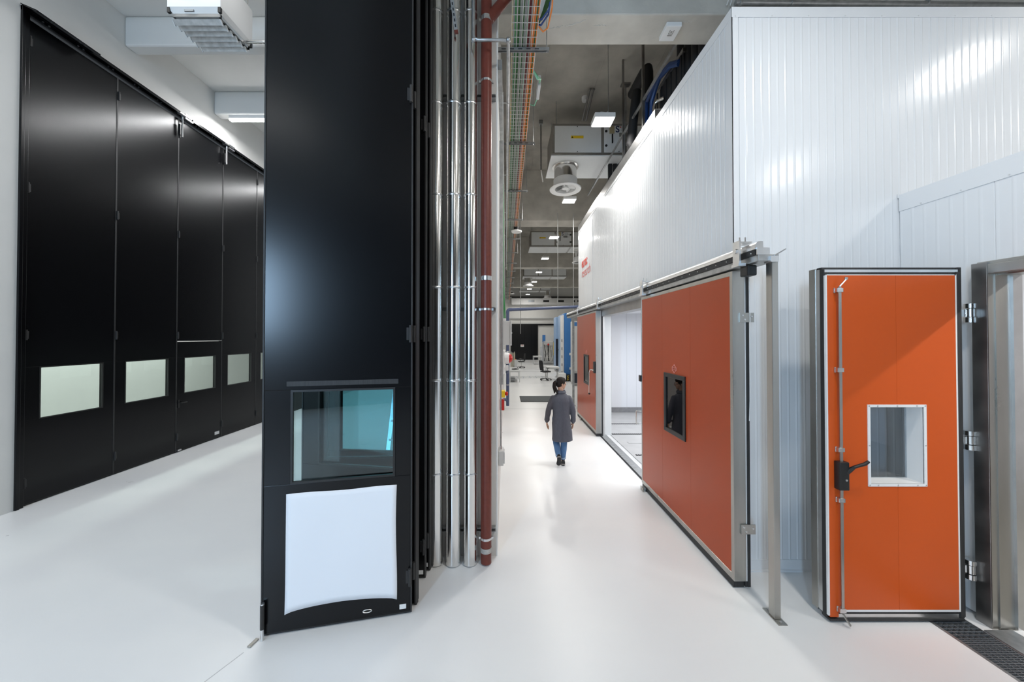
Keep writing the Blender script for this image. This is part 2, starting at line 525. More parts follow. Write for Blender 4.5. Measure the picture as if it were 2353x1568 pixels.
leaf('folding_door_leaf', A1, B1, 'large black door panel in front with white sheet taped below its window', 'folded black door stack', win=(.205, 1.02), glassm=m_glassc, hinge_side=1, extra=ex1)
def exs(t, lb, A, d, n, Z, W):
    if A.y > 3.35: lb(M(), W-.085, W-.02, 0, .0015, .05, .09).build('maker_plate', m_whitepl, t, smooth=False)
leaf('folding_door_leaf', (-1.93, 3.32), (B1.x+.015, 3.13), 'black folded door leaf directly behind the front panel', 'folded black door stack', glassm=m_glassc, hinge_side=1, extra=exs)
leaf('folding_door_leaf', (-1.935, 3.44), (-.795, 3.48), 'black folded door leaf with small white plate, third in the stack', 'folded black door stack', glassm=m_glassc, hinge_side=1, extra=exs)
leaf('folding_door_leaf', (-1.92, 3.70), (-.775, 3.59), 'rearmost black folded door leaf beside the polished pipes', 'folded black door stack', glassm=m_glassc, hinge_side=1, extra=exs)
# floor catch in front of the stack
p, q = at(571, 1490, Z=0), at(592, 1470, Z=0)
m = M(); m.bar(p+Vector((0,0,.006)), q+Vector((0,0,.006)), .03, .012); 
o = m.build('floor_catch', m_steel, origin=p, bevel=.003); tag(o, 'small steel floor catch at the corner of the front black panel', 'floor catch')

# ------------------------------------------------------------------ pipes on the pier
def pipe_run(px0, px1, label, zt=8.2, rings=True, dark=False):
    r = (px1-px0)/2*3.72/F
    c = at((px0+px1)/2, 1290, Y=3.72)
    t = thing('insulated_pipe', (c.x, 3.72, 0), label, 'pipe', 'polished pipes on the wall pier')
    z = .012; k = 0
    edges = [.96 + .98*i for i in range(8)]
    z0 = .012
    for e in edges:
        if e > 8.2: e = 8.2
        m = M(); m.cyl((c.x,3.72,z0), (c.x,3.72,e), r, n=40); m.build('pipe_section', m_chrome, t)
        m = M(); m.tube([(c.x,3.72,e-.012),(c.x,3.72,e-.004),(c.x,3.72,e+.004),(c.x,3.72,e+.012)], [r+.0005,r+.003,r+.003,r+.0005], 40); m.build('seam_ring', m_alu, t)
        z0 = e
    return t
pipe_run(986, 1017, 'polished steel pipe tucked against the black door stack')
pipe_run(1024.5, 1059, 'middle polished steel pipe of the three on the pier')
pipe_run(1065, 1096, 'polished steel pipe standing next to the red pipe')
c = at(1117, 1290, Y=3.72); RR = 12.3*3.72/F
t = thing('red_drain_pipe', (c.x, 3.72, 0), 'red-brown drain pipe standing at the corner of the pier', 'pipe')
x = c.x
m = M(); m.cyl((x,3.72,.015), (x,3.72,.12), RR*.98, n=28); m.build('pipe_foot', m_redpipe, t)
m = M(); m.cyl((x,3.72,.12), (x,3.72,6.2), RR, n=28); m.build('pipe', m_redpipe, t)
z6 = 5.95
q0, q1 = Vector((x,3.72,5.78)), Vector((x+.42, 3.78, 6.35))
m = M(); m.cyl(q0, q1, RR*.95, n=24); m.build('branch', m_redpipe, t)
m = M(); m.cyl((x+.2, 3.95, 5.0), (x+.2, 3.95, 7.0), RR*.85, n=20); 
def clamp(zc, wide=.02, lug=True, mt=m_alu, rr=1.06):
    m = M(); m.cyl((x,3.72,zc-wide/2), (x,3.72,zc+wide/2), RR*rr, n=28)
    if lug:
        m.box(x-RR-.02, x-RR, 3.71, 3.73, zc-.012, zc+.012); m.box(x+RR, x+RR+.02, 3.71, 3.73, zc-.012, zc+.012)
        m.bar((x+RR*.6, 3.76, zc), (x+RR*.6, 3.85, zc+.03), .012, .012)
    m.build('pipe_clamp', mt, t)
clamp(.155, .05, False, mat('worn_zinc', (.55,.53,.50), .5, metal=.5, noise=.3, nscale=40))
clamp(.275, .024); clamp(2.69, .022); clamp(3.02, .045, False); clamp(5.13, .024); clamp(5.80, .05)
# wall struts behind the pipes
for z, lab in ((.315, 'low steel strut behind the pipes near the floor'), (2.70, 'steel strut behind the pipes at mid height'), (5.03, 'high steel strut behind the pipes')):
    m = M(); x0, x1 = at(998, 700, Y=3.83).x, at(1139, 700, Y=3.83).x
    m.box(x0, x1, 3.83, 3.85, z-.022, z+.022); m.box(x0, x1, 3.79, 3.83, z+.016, z+.022); m.box(x0, x1, 3.79, 3.83, z-.022, z-.016)
    o = m.build('wall_strut', m_galv, origin=(x0, 3.84, z), smooth=False); tag(o, lab, 'strut', 'struts on the pier')
# slotted strut hanging in front of the pipes
p, q = at(1033, -40, Y=3.55), at(1048, 70, Y=3.60)
t = thing('slotted_strut', q, 'slotted steel strut with red end cap in front of the polished pipes', 'strut')
m = M(); m.bar(p, q, .036, .02, up=(0,1,0)); m.build('bar', m_galv, t, smooth=False)
for k in range(8):
    a = p.lerp(q, .08+.115*k); b = p.lerp(q, .08+.115*k+.06)
    M().bar(a+Vector((0,-.0105,0)), b+Vector((0,-.0105,0)), .012, .002, up=(0,1,0)).build('slot', m_pit, t, smooth=False)
M().bar(q, q+(q-p).normalized()*.03, .038, .022, up=(0,1,0)).build('end_cap', m_redpipe, t, smooth=False)
# galvanised line that leaves the third pipe, crosses the red pipe and runs back along the wall
a = at(1088, 92, Y=3.58); b = at(1168, 92, Y=3.58)
t = thing('conduit_pipe', a, 'thin grey steel pipe crossing the red pipe and running back overhead', 'pipe')
r = .017
pts = [Vector((a.x, 3.58, a.z+1.6)), Vector((a.x, 3.58, a.z+.05)), Vector((a.x+.012, 3.58, a.z+.012)), Vector((a.x+.05,3.58,a.z)), Vector((b.x-.05,3.58,b.z)), Vector((b.x-.008,3.592,b.z)), Vector((b.x,3.63,b.z)), Vector((b.x, 16, b.z))]
M().tube(pts, r, 12).build('pipe', m_galv, t)
m = M()
for p_ in (Vector((a.x,3.58,a.z)), Vector((b.x,3.58,b.z))):
    m.ball(p_, .026, n=12)
m.build('elbow', m_galv, t)
for y in (4.55, 6.6, 8.6, 10.6):
    m = M(); m.tube([Vector((b.x+.02*math.cos(q_), y, b.z+.02*math.sin(q_))) for q_ in [k*math.pi/6 for k in range(12)]], .004, 6, closed=True); m.bar((b.x, y, b.z), (XP, y, b.z), .012, .012)
    m.build('pipe_clip', m_alu, t)
# ------------------------------------------------------------------ lamps
def pendant(x, y, z, label, drop=1.78, power=LAMP_W, s=.38, light=True):
    t = thing('pendant_lamp', (x, y, z), label, 'lamp', 'square pendant lamps')
    M().box(x-s/2, x+s/2, y-s*.42, y+s*.42, z, z+.085).build('housing', m_whitepl, t, smooth=False, bevel=.008)
    M().box(x-s/2+.015, x+s/2-.015, y-s*.42+.015, y+s*.42-.015, z-.006, z).build('diffuser', m_lamp, t, smooth=False)
    M().tube([(x+.1, y, z+.085), (x+.1, y, z+.085+drop)], .006, 6).build('suspension_rod', m_galv, t)
    M().tube([(x-.12, y, z+.085), (x-.11, y, z+.15), (x-.03, y, z+.19), (x+.06, y, z+.17), (x+.1, y, z+.2)], .008, 6).build('cable', m_whitepl, t)
    if light: area_light('pendant_light', (x, y, z-.02), s*.9, s*.75, power, (1, .975, .93))
    return t
labs = {0: 'bright square pendant lamp nearest, hanging above the corridor by the chamber', 1: 'square pendant lamp partly behind the near round fan',
        2: 'square pendant lamp in front of the second ventilation unit', 3: 'square pendant lamp below the second ventilation unit',
        4: 'square pendant lamp in front of the third ventilation unit', 5: 'square pendant lamp right of the far left fan cone', 6: 'small distant square pendant lamp, second from the end wall', 7: 'most distant small square pendant lamp near the end wall'}
LX = [1.82, 1.88, 1.96, 2.03, 2.07, 2.10, 2.0, 2.1]
for k in range(8):
    pendant(LX[k], 6.5+3.82*k, 6.42, labs[k], drop=.33 if k == 3 else 1.78)
for k, (x, y) in enumerate(((2.3, 1.2), (1.8, -2.4), (6.75, 2.05), (6.8, -1.3))):
    pendant(x, y, 6.42, power=LAMP_W*(1.1, 1.0, .65, .85)[k], label=['square pendant lamp overhead just outside the top of the view', 'square pendant lamp behind the viewer over the corridor', 'square pendant lamp reflected in the white chamber front', 'square pendant lamp behind the viewer on the right'][k])

# ------------------------------------------------------------------ left hall: tubes, heater, ladder
def tube_lamp(x0, x1, y, z, label, power=TUBE_W):
    t = thing('linear_lamp', ((x0+x1)/2, y, z), label, 'lamp', 'linear lamps of the left hall')
    M().box(x0, x1, y-.04, y+.04, z+.02, z+.10).build('housing', m_whitepl, t, smooth=False, bevel=.006)
    m = M(); m.box(x0+.01, x1-.01, y-.045, y+.045, z-.02, z+.02); m.build('diffuser', m_lamp, t, smooth=False, bevel=.012)
    area_light('linear_light', ((x0+x1)/2, y, z-.03), x1-x0, .09, power, (.98, .99, 1.0))
tube_lamp(-6.46, -2.0, 8.13, 7.47, 'glowing linear lamp under the white beam of the left hall')
tube_lamp(-6.46, -2.0, 11.95, 7.47, 'linear lamp of the left hall hidden behind the front black panel')
tube_lamp(-5.5, -2.2, 4.33, 7.47, 'linear lamp of the left hall above the view', 14)
tube_lamp(-6.4, -4.4, .53, 7.47, 'unseen linear lamp added close to the near left wall to brighten it', 55)  # unseen lamp, set close to the left wall to lift its brightness
tube_lamp(-5.5, -2.2, -3.27, 7.47, 'linear lamp of the left hall behind the viewer', 25)
area_light('annex_light', (-8.5, 7.5, 3.9), .4, 8, 230, (.97, 1, .98))

Yh = 4.55
p0 = at(404, 40, Y=Yh); p1 = at(506, 40, Y=Yh); zb = p0.z
t = thing('unit_heater', ((p0.x+p1.x)/2, Yh, zb), 'white ceiling heater with grey louvres hanging on chains at left', 'heater')
x0, x1 = p0.x-.09, p1.x-.01; dpt = .52
# body: shaped box with chamfered lower skirt
m = M()
prof = [(x0, Yh-.02, x1+.0, Yh+dpt)]
def rect(xa, xb, ya, yb, z): return [Vector((xa,ya,z)), Vector((xb,ya,z)), Vector((xb,yb,z)), Vector((xa,yb,z))]
m.rings([rect(p0.x-.03, p1.x+.0, Yh+.0, Yh+dpt, zb+.04), rect(x0, x1+.035, Yh-.03, Yh+dpt+.03, zb+.115), rect(x0, x1+.035, Yh-.03, Yh+dpt+.03, zb+.60)])
m.build('casing', m_whitepl, t, smooth=False, bevel=.006)
m = M(); m.box(p0.x-.035, p1.x+.005, Yh-.01, Yh+.02, zb, zb+.04); m.box(p0.x-.035, p1.x+.005, Yh+dpt-.03, Yh+dpt, zb, zb+.04); m.box(p0.x-.035, p0.x-.01, Yh, Yh+dpt, zb, zb+.04); m.box(p1.x-.02, p1.x+.005, Yh, Yh+dpt, zb, zb+.04)
m.build('outlet_frame', m_alu, t, smooth=False)
for k in range(6):
    y = Yh+.03+k*.085
    m = M(); m.obox((p0.x-.055, y-.02, zb-.012), (p1.x-p0.x+.04, 0, 0), (0, .042, -.05), (0, .010, .009))
    lo = m.build('louvre', m_galv, t, smooth=False)
    M().obox((p0.x-.065, y-.022, zb-.016), (.012,0,0), (0,.046,-.054), (0,.016,.014)).build('louvre_end', m_greybox, lo, smooth=False)
    M().obox((p1.x-.017, y-.022, zb-.016), (.012,0,0), (0,.046,-.054), (0,.016,.014)).build('louvre_end', m_greybox, lo, smooth=False)
M().box(p0.x-.03, p1.x, Yh+.02, Yh+dpt-.03, zb+.03, zb+.04).build('outlet_shade_plate', m_pit, t, smooth=False)  # black plate: shade between the louvres put into its colour
M().box(p0.x+.13, p0.x+.255, Yh-.022, Yh-.012, zb+.062, zb+.085).build('name_plate', m_steeld, t, smooth=False)
M().box(p0.x+.136, p0.x+.249, Yh-.024, Yh-.020, zb+.067, zb+.080).build('plate_face', m_greybox, t, smooth=False)
for (xx, yy) in ((x0, Yh-.03), (x1, Yh-.03), (x1, Yh+dpt)):
    M().box(xx, xx+.035, yy, yy+.03, zb+.045, zb+.112).build('corner_piece', m_blkpl, t, smooth=False)
M().cyl((p0.x+.18, Yh-.035, zb+.30), (p0.x+.18, Yh-.06, zb+.30), .02, n=12).build('gland', m_blkpl, t)
# chain of links
cx_, cy_ = x1+.02, Yh+dpt-.05
for k in range(34):
    z = zb+.60+k*.026
    a = k % 2
    m = M(); m.tube([Vector((cx_ + (0 if a else .007*math.cos(q)), cy_ + (.007*math.cos(q) if a else 0), z+.017*math.sin(q))) for q in [j*math.pi/5 for j in range(10)]], .0028, 5, closed=True)
    m.build('chain_link', m_steel, t)
m = M(); m.tube([(x1+.03, Yh+dpt-.08, zb+.05), (x1+1.6, Yh+dpt-.08, zb+.05)], .022, 12); m.build('supply_pipe', m_chrome, t)

# step ladder behind the folded doors
t = thing('step_ladder', (-1.55, 5.3, 0), 'aluminium step ladder seen through the front panel window', 'ladder')
m_teal = m_alu
for s in (-1, 1):
    M().bar((-1.55+s*.24, 5.1, .02), (-1.55+s*.17, 5.65, 2.1), .025, .06, up=(1,0,0)).build('stile', m_alu, t, smooth=False)
    M().bar((-1.55+s*.24, 6.35, .02), (-1.55+s*.17, 5.72, 2.1), .022, .04, up=(1,0,0)).build('rear_leg', m_alu, t, smooth=False)
    M().box(-1.55+s*.24-.02, -1.55+s*.24+.02, 5.06, 5.14, 0, .03).build('foot', m_blkpl, t, smooth=False)
    M().box(-1.55+s*.24-.02, -1.55+s*.24+.02, 6.31, 6.39, 0, .03).build('foot', m_blkpl, t, smooth=False)
for k in range(7):
    u = (.3+.27*k)/2.1
    wv = .24-.07*u
    M().box(-1.55-wv, -1.55+wv, 5.1+.55*u-.04, 5.1+.55*u+.04, 2.1*u-.012, 2.1*u+.012).build('step', m_alu, t, smooth=False)
M().box(-1.75, -1.35, 5.55, 5.85, 2.09, 2.12).build('platform', m_blkpl, t, smooth=False)

# ------------------------------------------------------------------ corridor's left wall
def on_wall(name, label, cat, y, z): return thing(name, (XP, y, z), label, cat)
t = on_wall('socket_box', 'light grey socket box low on the corridor wall', 'socket box', 4.3, .86)
M().box(XP, XP+.065, 4.22, 4.40, .84, 1.02).build('box', m_greybox, t, smooth=False, bevel=.01)
M().box(XP+.065, XP+.078, 4.24, 4.38, .86, 1.0).build('cover', m_greybox, t, smooth=False, bevel=.004)
M().cyl((XP+.03, 4.31, 1.02), (XP+.03, 4.31, 1.06), .016, n=10).build('gland', m_alu, t)
o = M().tube([(XP+.03, 4.31, 1.06), (XP+.03, 4.31, 3.0)], .010, 10).build('wall_conduit', m_galv, origin=(XP+.03, 4.31, 1.06)); tag(o, 'thin grey conduit rising from the socket box', 'conduit')
t = on_wall('cable_duct', 'tall grey cable duct standing on the corridor wall', 'cable duct', 5.0, 1.7)
M().box(XP, XP+.05, 4.96, 5.10, 1.72, 5.2).build('duct', m_galv, t, smooth=False)
M().box(XP+.05, XP+.055, 4.97, 5.09, 1.72, 5.2).build('cover', m_greybox, t, smooth=False)
t = on_wall('emergency_button', 'yellow and red emergency button over a small red box', 'button', 5.3, 1.35)
M().box(XP, XP+.07, 5.22, 5.32, 1.30, 1.46).build('alarm_box', m_red, t, smooth=False, bevel=.006)
M().box(XP+.02, XP+.08, 5.22, 5.34, 1.49, 1.59).build('button_box', m_yellow, t, smooth=False, bevel=.006)
M().lathe((XP+.08, 5.28, 1.54), [(.03,0),(.022,.012),(.03,.014),(.034,.03),(.02,.045)], 16, 'X').build('push_button', m_red, t)
t = on_wall('alarm_siren', 'white wall siren with red dome under the grey cabinet', 'siren', 6.0, 1.9)
M().box(XP, XP+.07, 5.9, 6.1, 1.86, 2.16).build('backbox', m_whitepl, t, smooth=False, bevel=.01)
M().lathe((XP+.07, 6.0, 2.03), [(.10,0),(.10,.06),(.09,.075)], 24, 'X').build('body', m_whitepl, t)
M().lathe((XP+.145, 6.0, 2.03), [(.085,0),(.08,.02),(.06,.045),(.03,.06),(.005,.065)], 24, 'X').build('dome', m_red, t)
M().box(XP+.06, XP+.14, 5.96, 6.14, 1.82, 1.90).build('lower_cap', m_whitepl, t, smooth=False, bevel=.01)
t = on_wall('switch_cabinet', 'light grey switch cabinet with green cables entering on top', 'cabinet', 6.8, 2.25)
M().box(XP, XP+.17, 6.65, 7.05, 2.24, 2.70).build('body', m_greybox, t, smooth=False, bevel=.006)
M().box(XP+.175, XP+.205, 6.64, 7.06, 2.23, 2.71).build('door', m_greybox, t, smooth=False, bevel=.006)
M().cyl((XP+.205, 6.7, 2.47), (XP+.215, 6.7, 2.47), .012, n=10).build('lock', m_alu, t)
M().box(XP+.02, XP+.10, 6.66, 6.76, 2.70, 2.75).build('cable_entry', m_whitepl, t, smooth=False, bevel=.006)
m_gcab = mat('green_cable', (.06,.28,.10), .5); m_ocab = mat('orange_cable', (.75,.22,.04), .5); m_ycab = mat('yellow_cable', (.55,.40,.06), .5); m_rcab = mat('dark_red_cable', (.16,.03,.03), .5); m_dgcab = mat('dark_green_cable', (.03,.12,.03), .5); m_gycab = mat('grey_cable', (.33,.34,.32), .5); m_tcab = mat('pale_green_cable', (.22,.50,.33), .5)
for k in range(4):
    M().tube([(XP+.035+.018*k, 6.70, 2.75), (XP+.03+.012*k, 6.72, 3.1), (XP+.02+.01*k, 6.78, 3.6), (XP+.02+.01*k, 6.85, 5.5)], .008, 6).build('cable', m_gcab, t)
t = on_wall('fuse_enclosure', 'clear-covered fuse enclosure behind the wall siren', 'enclosure', 7.4, 1.7)
M().box(XP, XP+.08, 7.2, 7.6, 1.62, 2.12).build('box', m_whitepl, t, smooth=False, bevel=.006)
M().box(XP+.08, XP+.14, 7.22, 7.58, 1.64, 2.10).build('cover', m_clear, t, smooth=False, bevel=.01)

# blue pipe
t = thing('blue_pipe', (.065, 11.55, 0), 'blue pipe rising on the corridor wall and crossing overhead', 'pipe')
bz = at(1240, 712, Y=11.55).z
r = .05
M().tube([(.065, 11.55, .14), (.065, 11.55, bz-.1)], r, 20).build('riser', m_bluepipe, t)
M().tube([(XP, 11.55, .33), (-.03, 11.55, .33), (.02, 11.55, .32), (.055, 11.55, .28), (.065, 11.55, .2), (.065, 11.55, .12)], r*.95, 16).build('lower_elbow', m_bluepipe, t)
M().tube([(.065, 11.55, bz-.12), (.065, 11.55, bz-.05), (.085, 11.55, bz-.012), (.12, 11.55, bz), (.2, 11.55, bz)], r*1.12, 16).build('upper_elbow', m_bluepipe, t)
M().tube([(.2, 11.55, bz), (3.2, 11.55, bz+.13)], r, 20).build('crossing_pipe', m_bluepipe, t)
for z in (.8, 1.9): M().cyl((.065, 11.55, z), (.065, 11.55, z+.025), r*1.1, n=20).build('pipe_clip', m_alu, t)
for px in (1196, 1282, 1318):
    xx = at(px, 700, Y=11.55).x
    o = M().tube([(xx, 11.55, bz-.05 if px > 1200 else bz-.8), (xx, 11.55, 6.5 if px > 1200 else 6.5)], .010, 6).build('threaded_rod', m_galv, origin=(xx, 11.55, bz)); tag(o, {1196: 'thin hanging rod near the cable tray reaching below the blue pipe', 1282: 'thin rod holding the middle of the blue crossing pipe', 1318: 'thin rod holding the blue pipe close to the chamber'}[px], 'rod', 'rods over the blue pipe')

# ------------------------------------------------------------------ wire mesh cable tray overhead
TZ = 5.9
tx0, tx1 = at(1177.5, 0, Z=TZ).x, at(1243, 0, Z=TZ).x
t = thing('cable_tray', (tx0, 3.0, TZ), 'wire mesh tray full of green and orange cables over the corridor wall', 'cable tray')
ty0, ty1 = 3.1, 35.8
m = M()
n = 6
for k in range(n):
    x = tx0 + (tx1-tx0)*k/(n-1)
    m.bar((x, ty0, TZ), (x, ty1, TZ), .005, .005)
for x in (tx0, tx1):
    m.bar((x, ty0, TZ+.05), (x, ty1, TZ+.05), .005, .005); 
y = ty0
while y < ty1:
    m.bar((tx0, y, TZ+.004), (tx1, y, TZ+.004), .0055, .0055)
    m.bar((tx0, y, TZ), (tx0, y, TZ+.05), .005, .005); m.bar((tx1, y, TZ), (tx1, y, TZ+.05), .005, .005)
    y += .095 if y < 16 else .19
o = m.build('wire_mesh', m_tray, t, smooth=False); o['kind'] = 'stuff'
W_ = tx1-tx0
cols = [m_ycab, m_gycab, m_gcab, m_gycab, m_dgcab, m_dgcab, m_gycab, m_gycab, m_dgcab, m_gycab, m_gycab, m_tcab, m_rcab, m_rcab, m_gycab, m_ocab, m_ocab, m_ocab, m_dgcab, m_ocab]
for k, cm in enumerate(cols):
    xx = tx0 + W_*(k+.5)/len(cols)
    pts = []
    y = ty0; j = 0
    while y <= ty1:
        pts.append((xx + random.uniform(-.006, .006), y, TZ+.018+random.uniform(0, .012))); y += 1.2 if y < 20 else 4
    M().tube(pts, .0078 if cm not in (m_tcab, m_ycab) else .006, 7).build('cable', cm, t)
sup = []
for k in range(14):
    y = 4.2+2.05*k
    g = thing('tray_support', (XP, y, TZ-.03), '%s slotted bracket from the viewer under the overhead cable tray' % (ords+['ninth','tenth','eleventh','twelfth','thirteenth','fourteenth'])[k], 'bracket', 'brackets under the cable tray')
    xe = tx1+.16
    m = M(); m.box(XP, xe, y-.02, y+.02, TZ-.014, TZ-.004); m.box(XP, xe, y-.02, y-.016, TZ-.04, TZ-.014); m.box(XP, xe, y+.016, y+.02, TZ-.04, TZ-.014)
    m.build('arm', m_galv, g, smooth=False)
    if k < 3:
        for j in range(5):
            xx = XP+.04+j*.1
            M().box(xx, xx+.05, y-.0215, y-.0195, TZ-.030, TZ-.022).build('slot', m_pit, g, smooth=False)
    M().tube([(xe-.03, y, TZ-.05), (xe-.03, y, 6.5 if abs(y-12.6) < .5 else 8.3)], .005, 6).build('threaded_rod', m_galv, g)
# a second tray higher up at the wall with a grey trunking
t = thing('wall_trunking', (XP, 3.9, 5.6), 'grey metal trunking running along the top of the corridor wall', 'trunking')
M().box(XP, XP+.05, 3.9, 35.9, 5.40, 5.52).build('trunk', m_galv, t, smooth=False)
m = M()
for k in range(2): m.bar((XP+.06, 3.9, 4.9+.25*k), (XP+.06, 20, 4.9+.25*k), .006, .006)
for k in range(100): m.bar((XP+.06, 3.95+.16*k, 4.9), (XP+.06, 3.95+.16*k, 5.15), .005, .005)
o = m.build('ladder_mesh', m_tray, t, smooth=False); o['kind'] = 'stuff'
# bundle that leaves the tray to a junction box
t = thing('junction_box', (tx1+.1, 5.0, 6.0), 'grey junction box with green cable loops beside the cable tray', 'junction box')
M().box(tx1+.09, tx1+.13, 4.9, 5.2, 5.95, 6.10).build('box', m_greybox, t, smooth=False, bevel=.005)
for k in range(3): M().tube([(tx1, 4.6, 5.93), (tx1+.06, 4.66, 5.90-.02*k), (tx1+.11, 4.75, 5.93), (tx1+.11, 4.92, 6.0)], .011, 7).build('cable', m_tcab if k else m_gcab, t)
M().tube([(tx1, 5.3, 5.95), (tx1+.07, 5.3, 5.93), (tx1+.11, 5.2, 5.98)], .009, 7).build('cable', m_tcab, t)
t = thing('cable_loop', (tx1+.05, 3.7, 5.95), 'loop of orange and blue cables hanging from the tray edge', 'cable')
m_bcab = mat('blue_cable', (.03,.07,.22), .5)
M().tube([(tx1+.13, 3.55, 6.1), (tx1+.13, 3.7, 5.92), (tx1+.11, 3.9, 5.88), (tx1+.06, 3.95, 5.88), (tx1, 3.93, 5.93)], .009, 7).build('orange_cable', m_ocab, t)
for k in range(2): M().tube([(tx1+.12, 3.6+.05*k, 6.1), (tx1+.10, 3.72+.06*k, 5.92), (tx1+.03, 3.82+.07*k, 5.90), (tx1-.01, 3.84+.07*k, 5.93)], .010, 7).build('blue_cable', m_bcab, t)
for k in range(4): M().tube([(tx1+.05+.012*k, 3.4, 6.05), (tx1+.07+.012*k, 3.65, 5.97), (tx1+.05+.01*k, 3.8, 5.99), (tx1+.01, 3.9, 5.94)], .009, 7).build('green_cable', m_dgcab, t)
t = thing('steel_channel', (tx1+.09, 3.0, 6.05), 'steel channel beside the cable tray at the top of the view', 'channel')
M().box(tx1+.03, tx1+.13, 2.9, 3.55, 6.02, 6.06).build('channel', m_galv, t, smooth=False)
M().box(tx1+.125, tx1+.14, 2.9, 3.9, 5.99, 6.06).build('flange', m_alu, t, smooth=False)
# round lamps/cameras below the far tray
for px, py, lab in ((1187, 534, 'small white dome lamp under the far cable tray'), (1177, 676, 'tiny white dome lamp under the most distant cable tray')):
    p = at(px, py, Z=5.75)
    t = thing('dome_lamp', p, lab, 'lamp')
    M().lathe(p, [(.16,0),(.17,.04),(.10,.07)], 20).build('dome', m_whitepl, t)
    M().cyl(p+Vector((0,0,.07)), p+Vector((0,0,.16)), .09, n=12).build('neck', m_blkpl, t)
    M().tube([p+Vector((0,0,.16)), Vector((p.x, p.y, TZ-.006 if py < 600 else 8.3))], .01, 6).build('drop_rod', m_galv, t)
# ------------------------------------------------------------------ ribbed wall panels
def rib_panel(parent, axis, const, s0, s1, z0, z1, mt=None, pitch=.0833, back=.05, rib=.0040):
    n = max(1, round((s1-s0)/pitch)); p = (s1-s0)/n
    prof = [(s0, -back), (s0, -.004), (s0+.003, 0)]
    for k in range(n):
        b = s0 + k*p
        rr = rib*(1.0 if k % 2 else .8)
        for u, o in ((.70,0), (.76,rr*.55), (.82,rr*.95), (.86,rr), (.90,rr*.95), (.95,rr*.5)):
            prof.append((b+p*u, o))
        if k < n-1: prof.append((b+p, 0))
    prof += [(s1-.003, 0), (s1, -.004), (s1, -back)]
    mk = (lambda s, o, z: (const-o, s, z)) if axis == 'X' else (lambda s, o, z: (s, const-o, z))
    m = M(); m.rings([[mk(s, o, z0) for s, o in prof], [mk(s, o, z1) for s, o in prof]])
    return m.build('panel', mt or m_panel, parent, smooth=False)

YC0, YC1, ZC = 3.6, 11.25, 5.82
OY0, OY1, OZ = 5.35, 8.55, 2.92
ch = thing('climate_chamber', (XC, YC0, 0), 'tall white ribbed-panel test chamber with red lettering and orange sliding doors', 'chamber')
m = M()
m.box(XC+.05, XC+.2, YC0+.05, OY0, 0, ZC-.02); m.box(XC+.05, XC+.2, OY1, YC1, 0, ZC-.02); m.box(XC+.05, XC+.2, OY0, OY1, OZ, ZC-.02)
side = m.build('side_wall', m_panelin, ch, smooth=False)
m = M(); m.box(XC+.2, 9.5, YC0+.05, YC0+.2, 0, ZC-.02); front = m.build('front_wall', m_panelin, ch, smooth=False)
M().box(XC+.2, 9.5, YC1-.2, YC1, 0, ZC-.02).build('far_wall', m_panelin, ch, smooth=False)
M().box(9.5, 9.65, YC0+.05, YC1, 0, ZC-.02).build('rear_wall', m_panelin, ch, smooth=False)
M().box(XC, 9.65, YC0, YC1, ZC-.02, ZC).build('roof', m_panelin, ch, smooth=False)
M().box(XC+.2, 9.5, YC0+.2, YC1-.2, 3.15, 3.25).build('inner_ceiling', m_panelin, ch, smooth=False)
M().box(XC+.2, 9.5, YC0+.2, YC1-.2, .0, .012).build('inner_floor', m_infloor, ch, smooth=False)
M().box(XC+.2, 9.5, YC1-.215, YC1-.2, .012, .17).build('skirting', m_skirt, ch, smooth=False)
for px in (1405, 1440, 1462):
    xx = at(px, 850, Y=YC1-.2).x
    M().box(xx, xx+.006, YC1-.203, YC1-.2, .17, 3.15).build('panel_joint', m_greybox, ch, smooth=False)
for (ya, x0) in ((at(1430, 975, Z=.01).y, 2.6), (at(1430, 998.5, Z=.01).y, 2.6), (at(1450, 1047, Z=.01).y, 2.62)):
    m = M(); 
    for k in range(46):
        m.box(x0+k*.05, x0+k*.05+.032, ya-.03, ya+.03, .012, .02)
        m.box(x0+k*.05+.03, x0+k*.05+.05, ya-.012, ya+.012, .012, .018)
    m.build('floor_chain', m_pit, ch, smooth=False)
ya = at(1440, 1018, Z=.01).y
M().box(2.75, 5, ya-.06, ya+.06, .012, .02).build('floor_hatch', m_infloor, ch, smooth=False, bevel=.003)
M().box(3.2, 4.2, 8.0, 9.3, 3.02, 3.15).build('inner_cooler', m_alu, ch, smooth=False, bevel=.01)
area_light('chamber_light', (4.2, 7.0, 3.0), 2.2, 4.5, INSIDE_W, (.97, .98, 1.0))
edges = [3.66, 4.5, OY0, 6.35, 7.45, OY1, 9.45, 10.3, 11.22]
for a, b in zip(edges[:-1], edges[1:]):
    rib_panel(side, 'X', XC, a+.001, b-.001, OZ+.2 if (a >= OY0-.01 and b <= OY1+.01) else .02, ZC-.10)
e = 2.42
while e < 7.4:
    rib_panel(front, 'Y', YC0, e+.001, e+.999, .12, ZC-.09); e += 1.0
m = M(); m.box(XC-.006, XC+.06, YC0-.006, YC0, 0, ZC); m.box(XC-.006, XC, YC0-.006, YC0+.06, 0, ZC); m.build('corner_trim', m_panel, ch, smooth=False)
m = M(); m.box(XC-.006, XC, YC1-.05, YC1+.006, 0, ZC); m.box(XC-.006, XC+.2, YC1, YC1+.006, 0, ZC); m.build('corner_trim', m_panel, ch, smooth=False)
M().box(XC-.008, XC-.001, YC0-.006, YC1, ZC-.10, ZC+.005).build('roof_flashing', m_panel, ch, smooth=False)
M().box(XC-.008, 9.5, YC0-.008, YC0-.001, ZC-.10, ZC+.005).build('roof_flashing', m_panel, ch, smooth=False)
M().box(XC+.06, 4.06, YC0-.006, YC0, .02, .12).build('plinth_flashing', m_panel, ch, smooth=False)
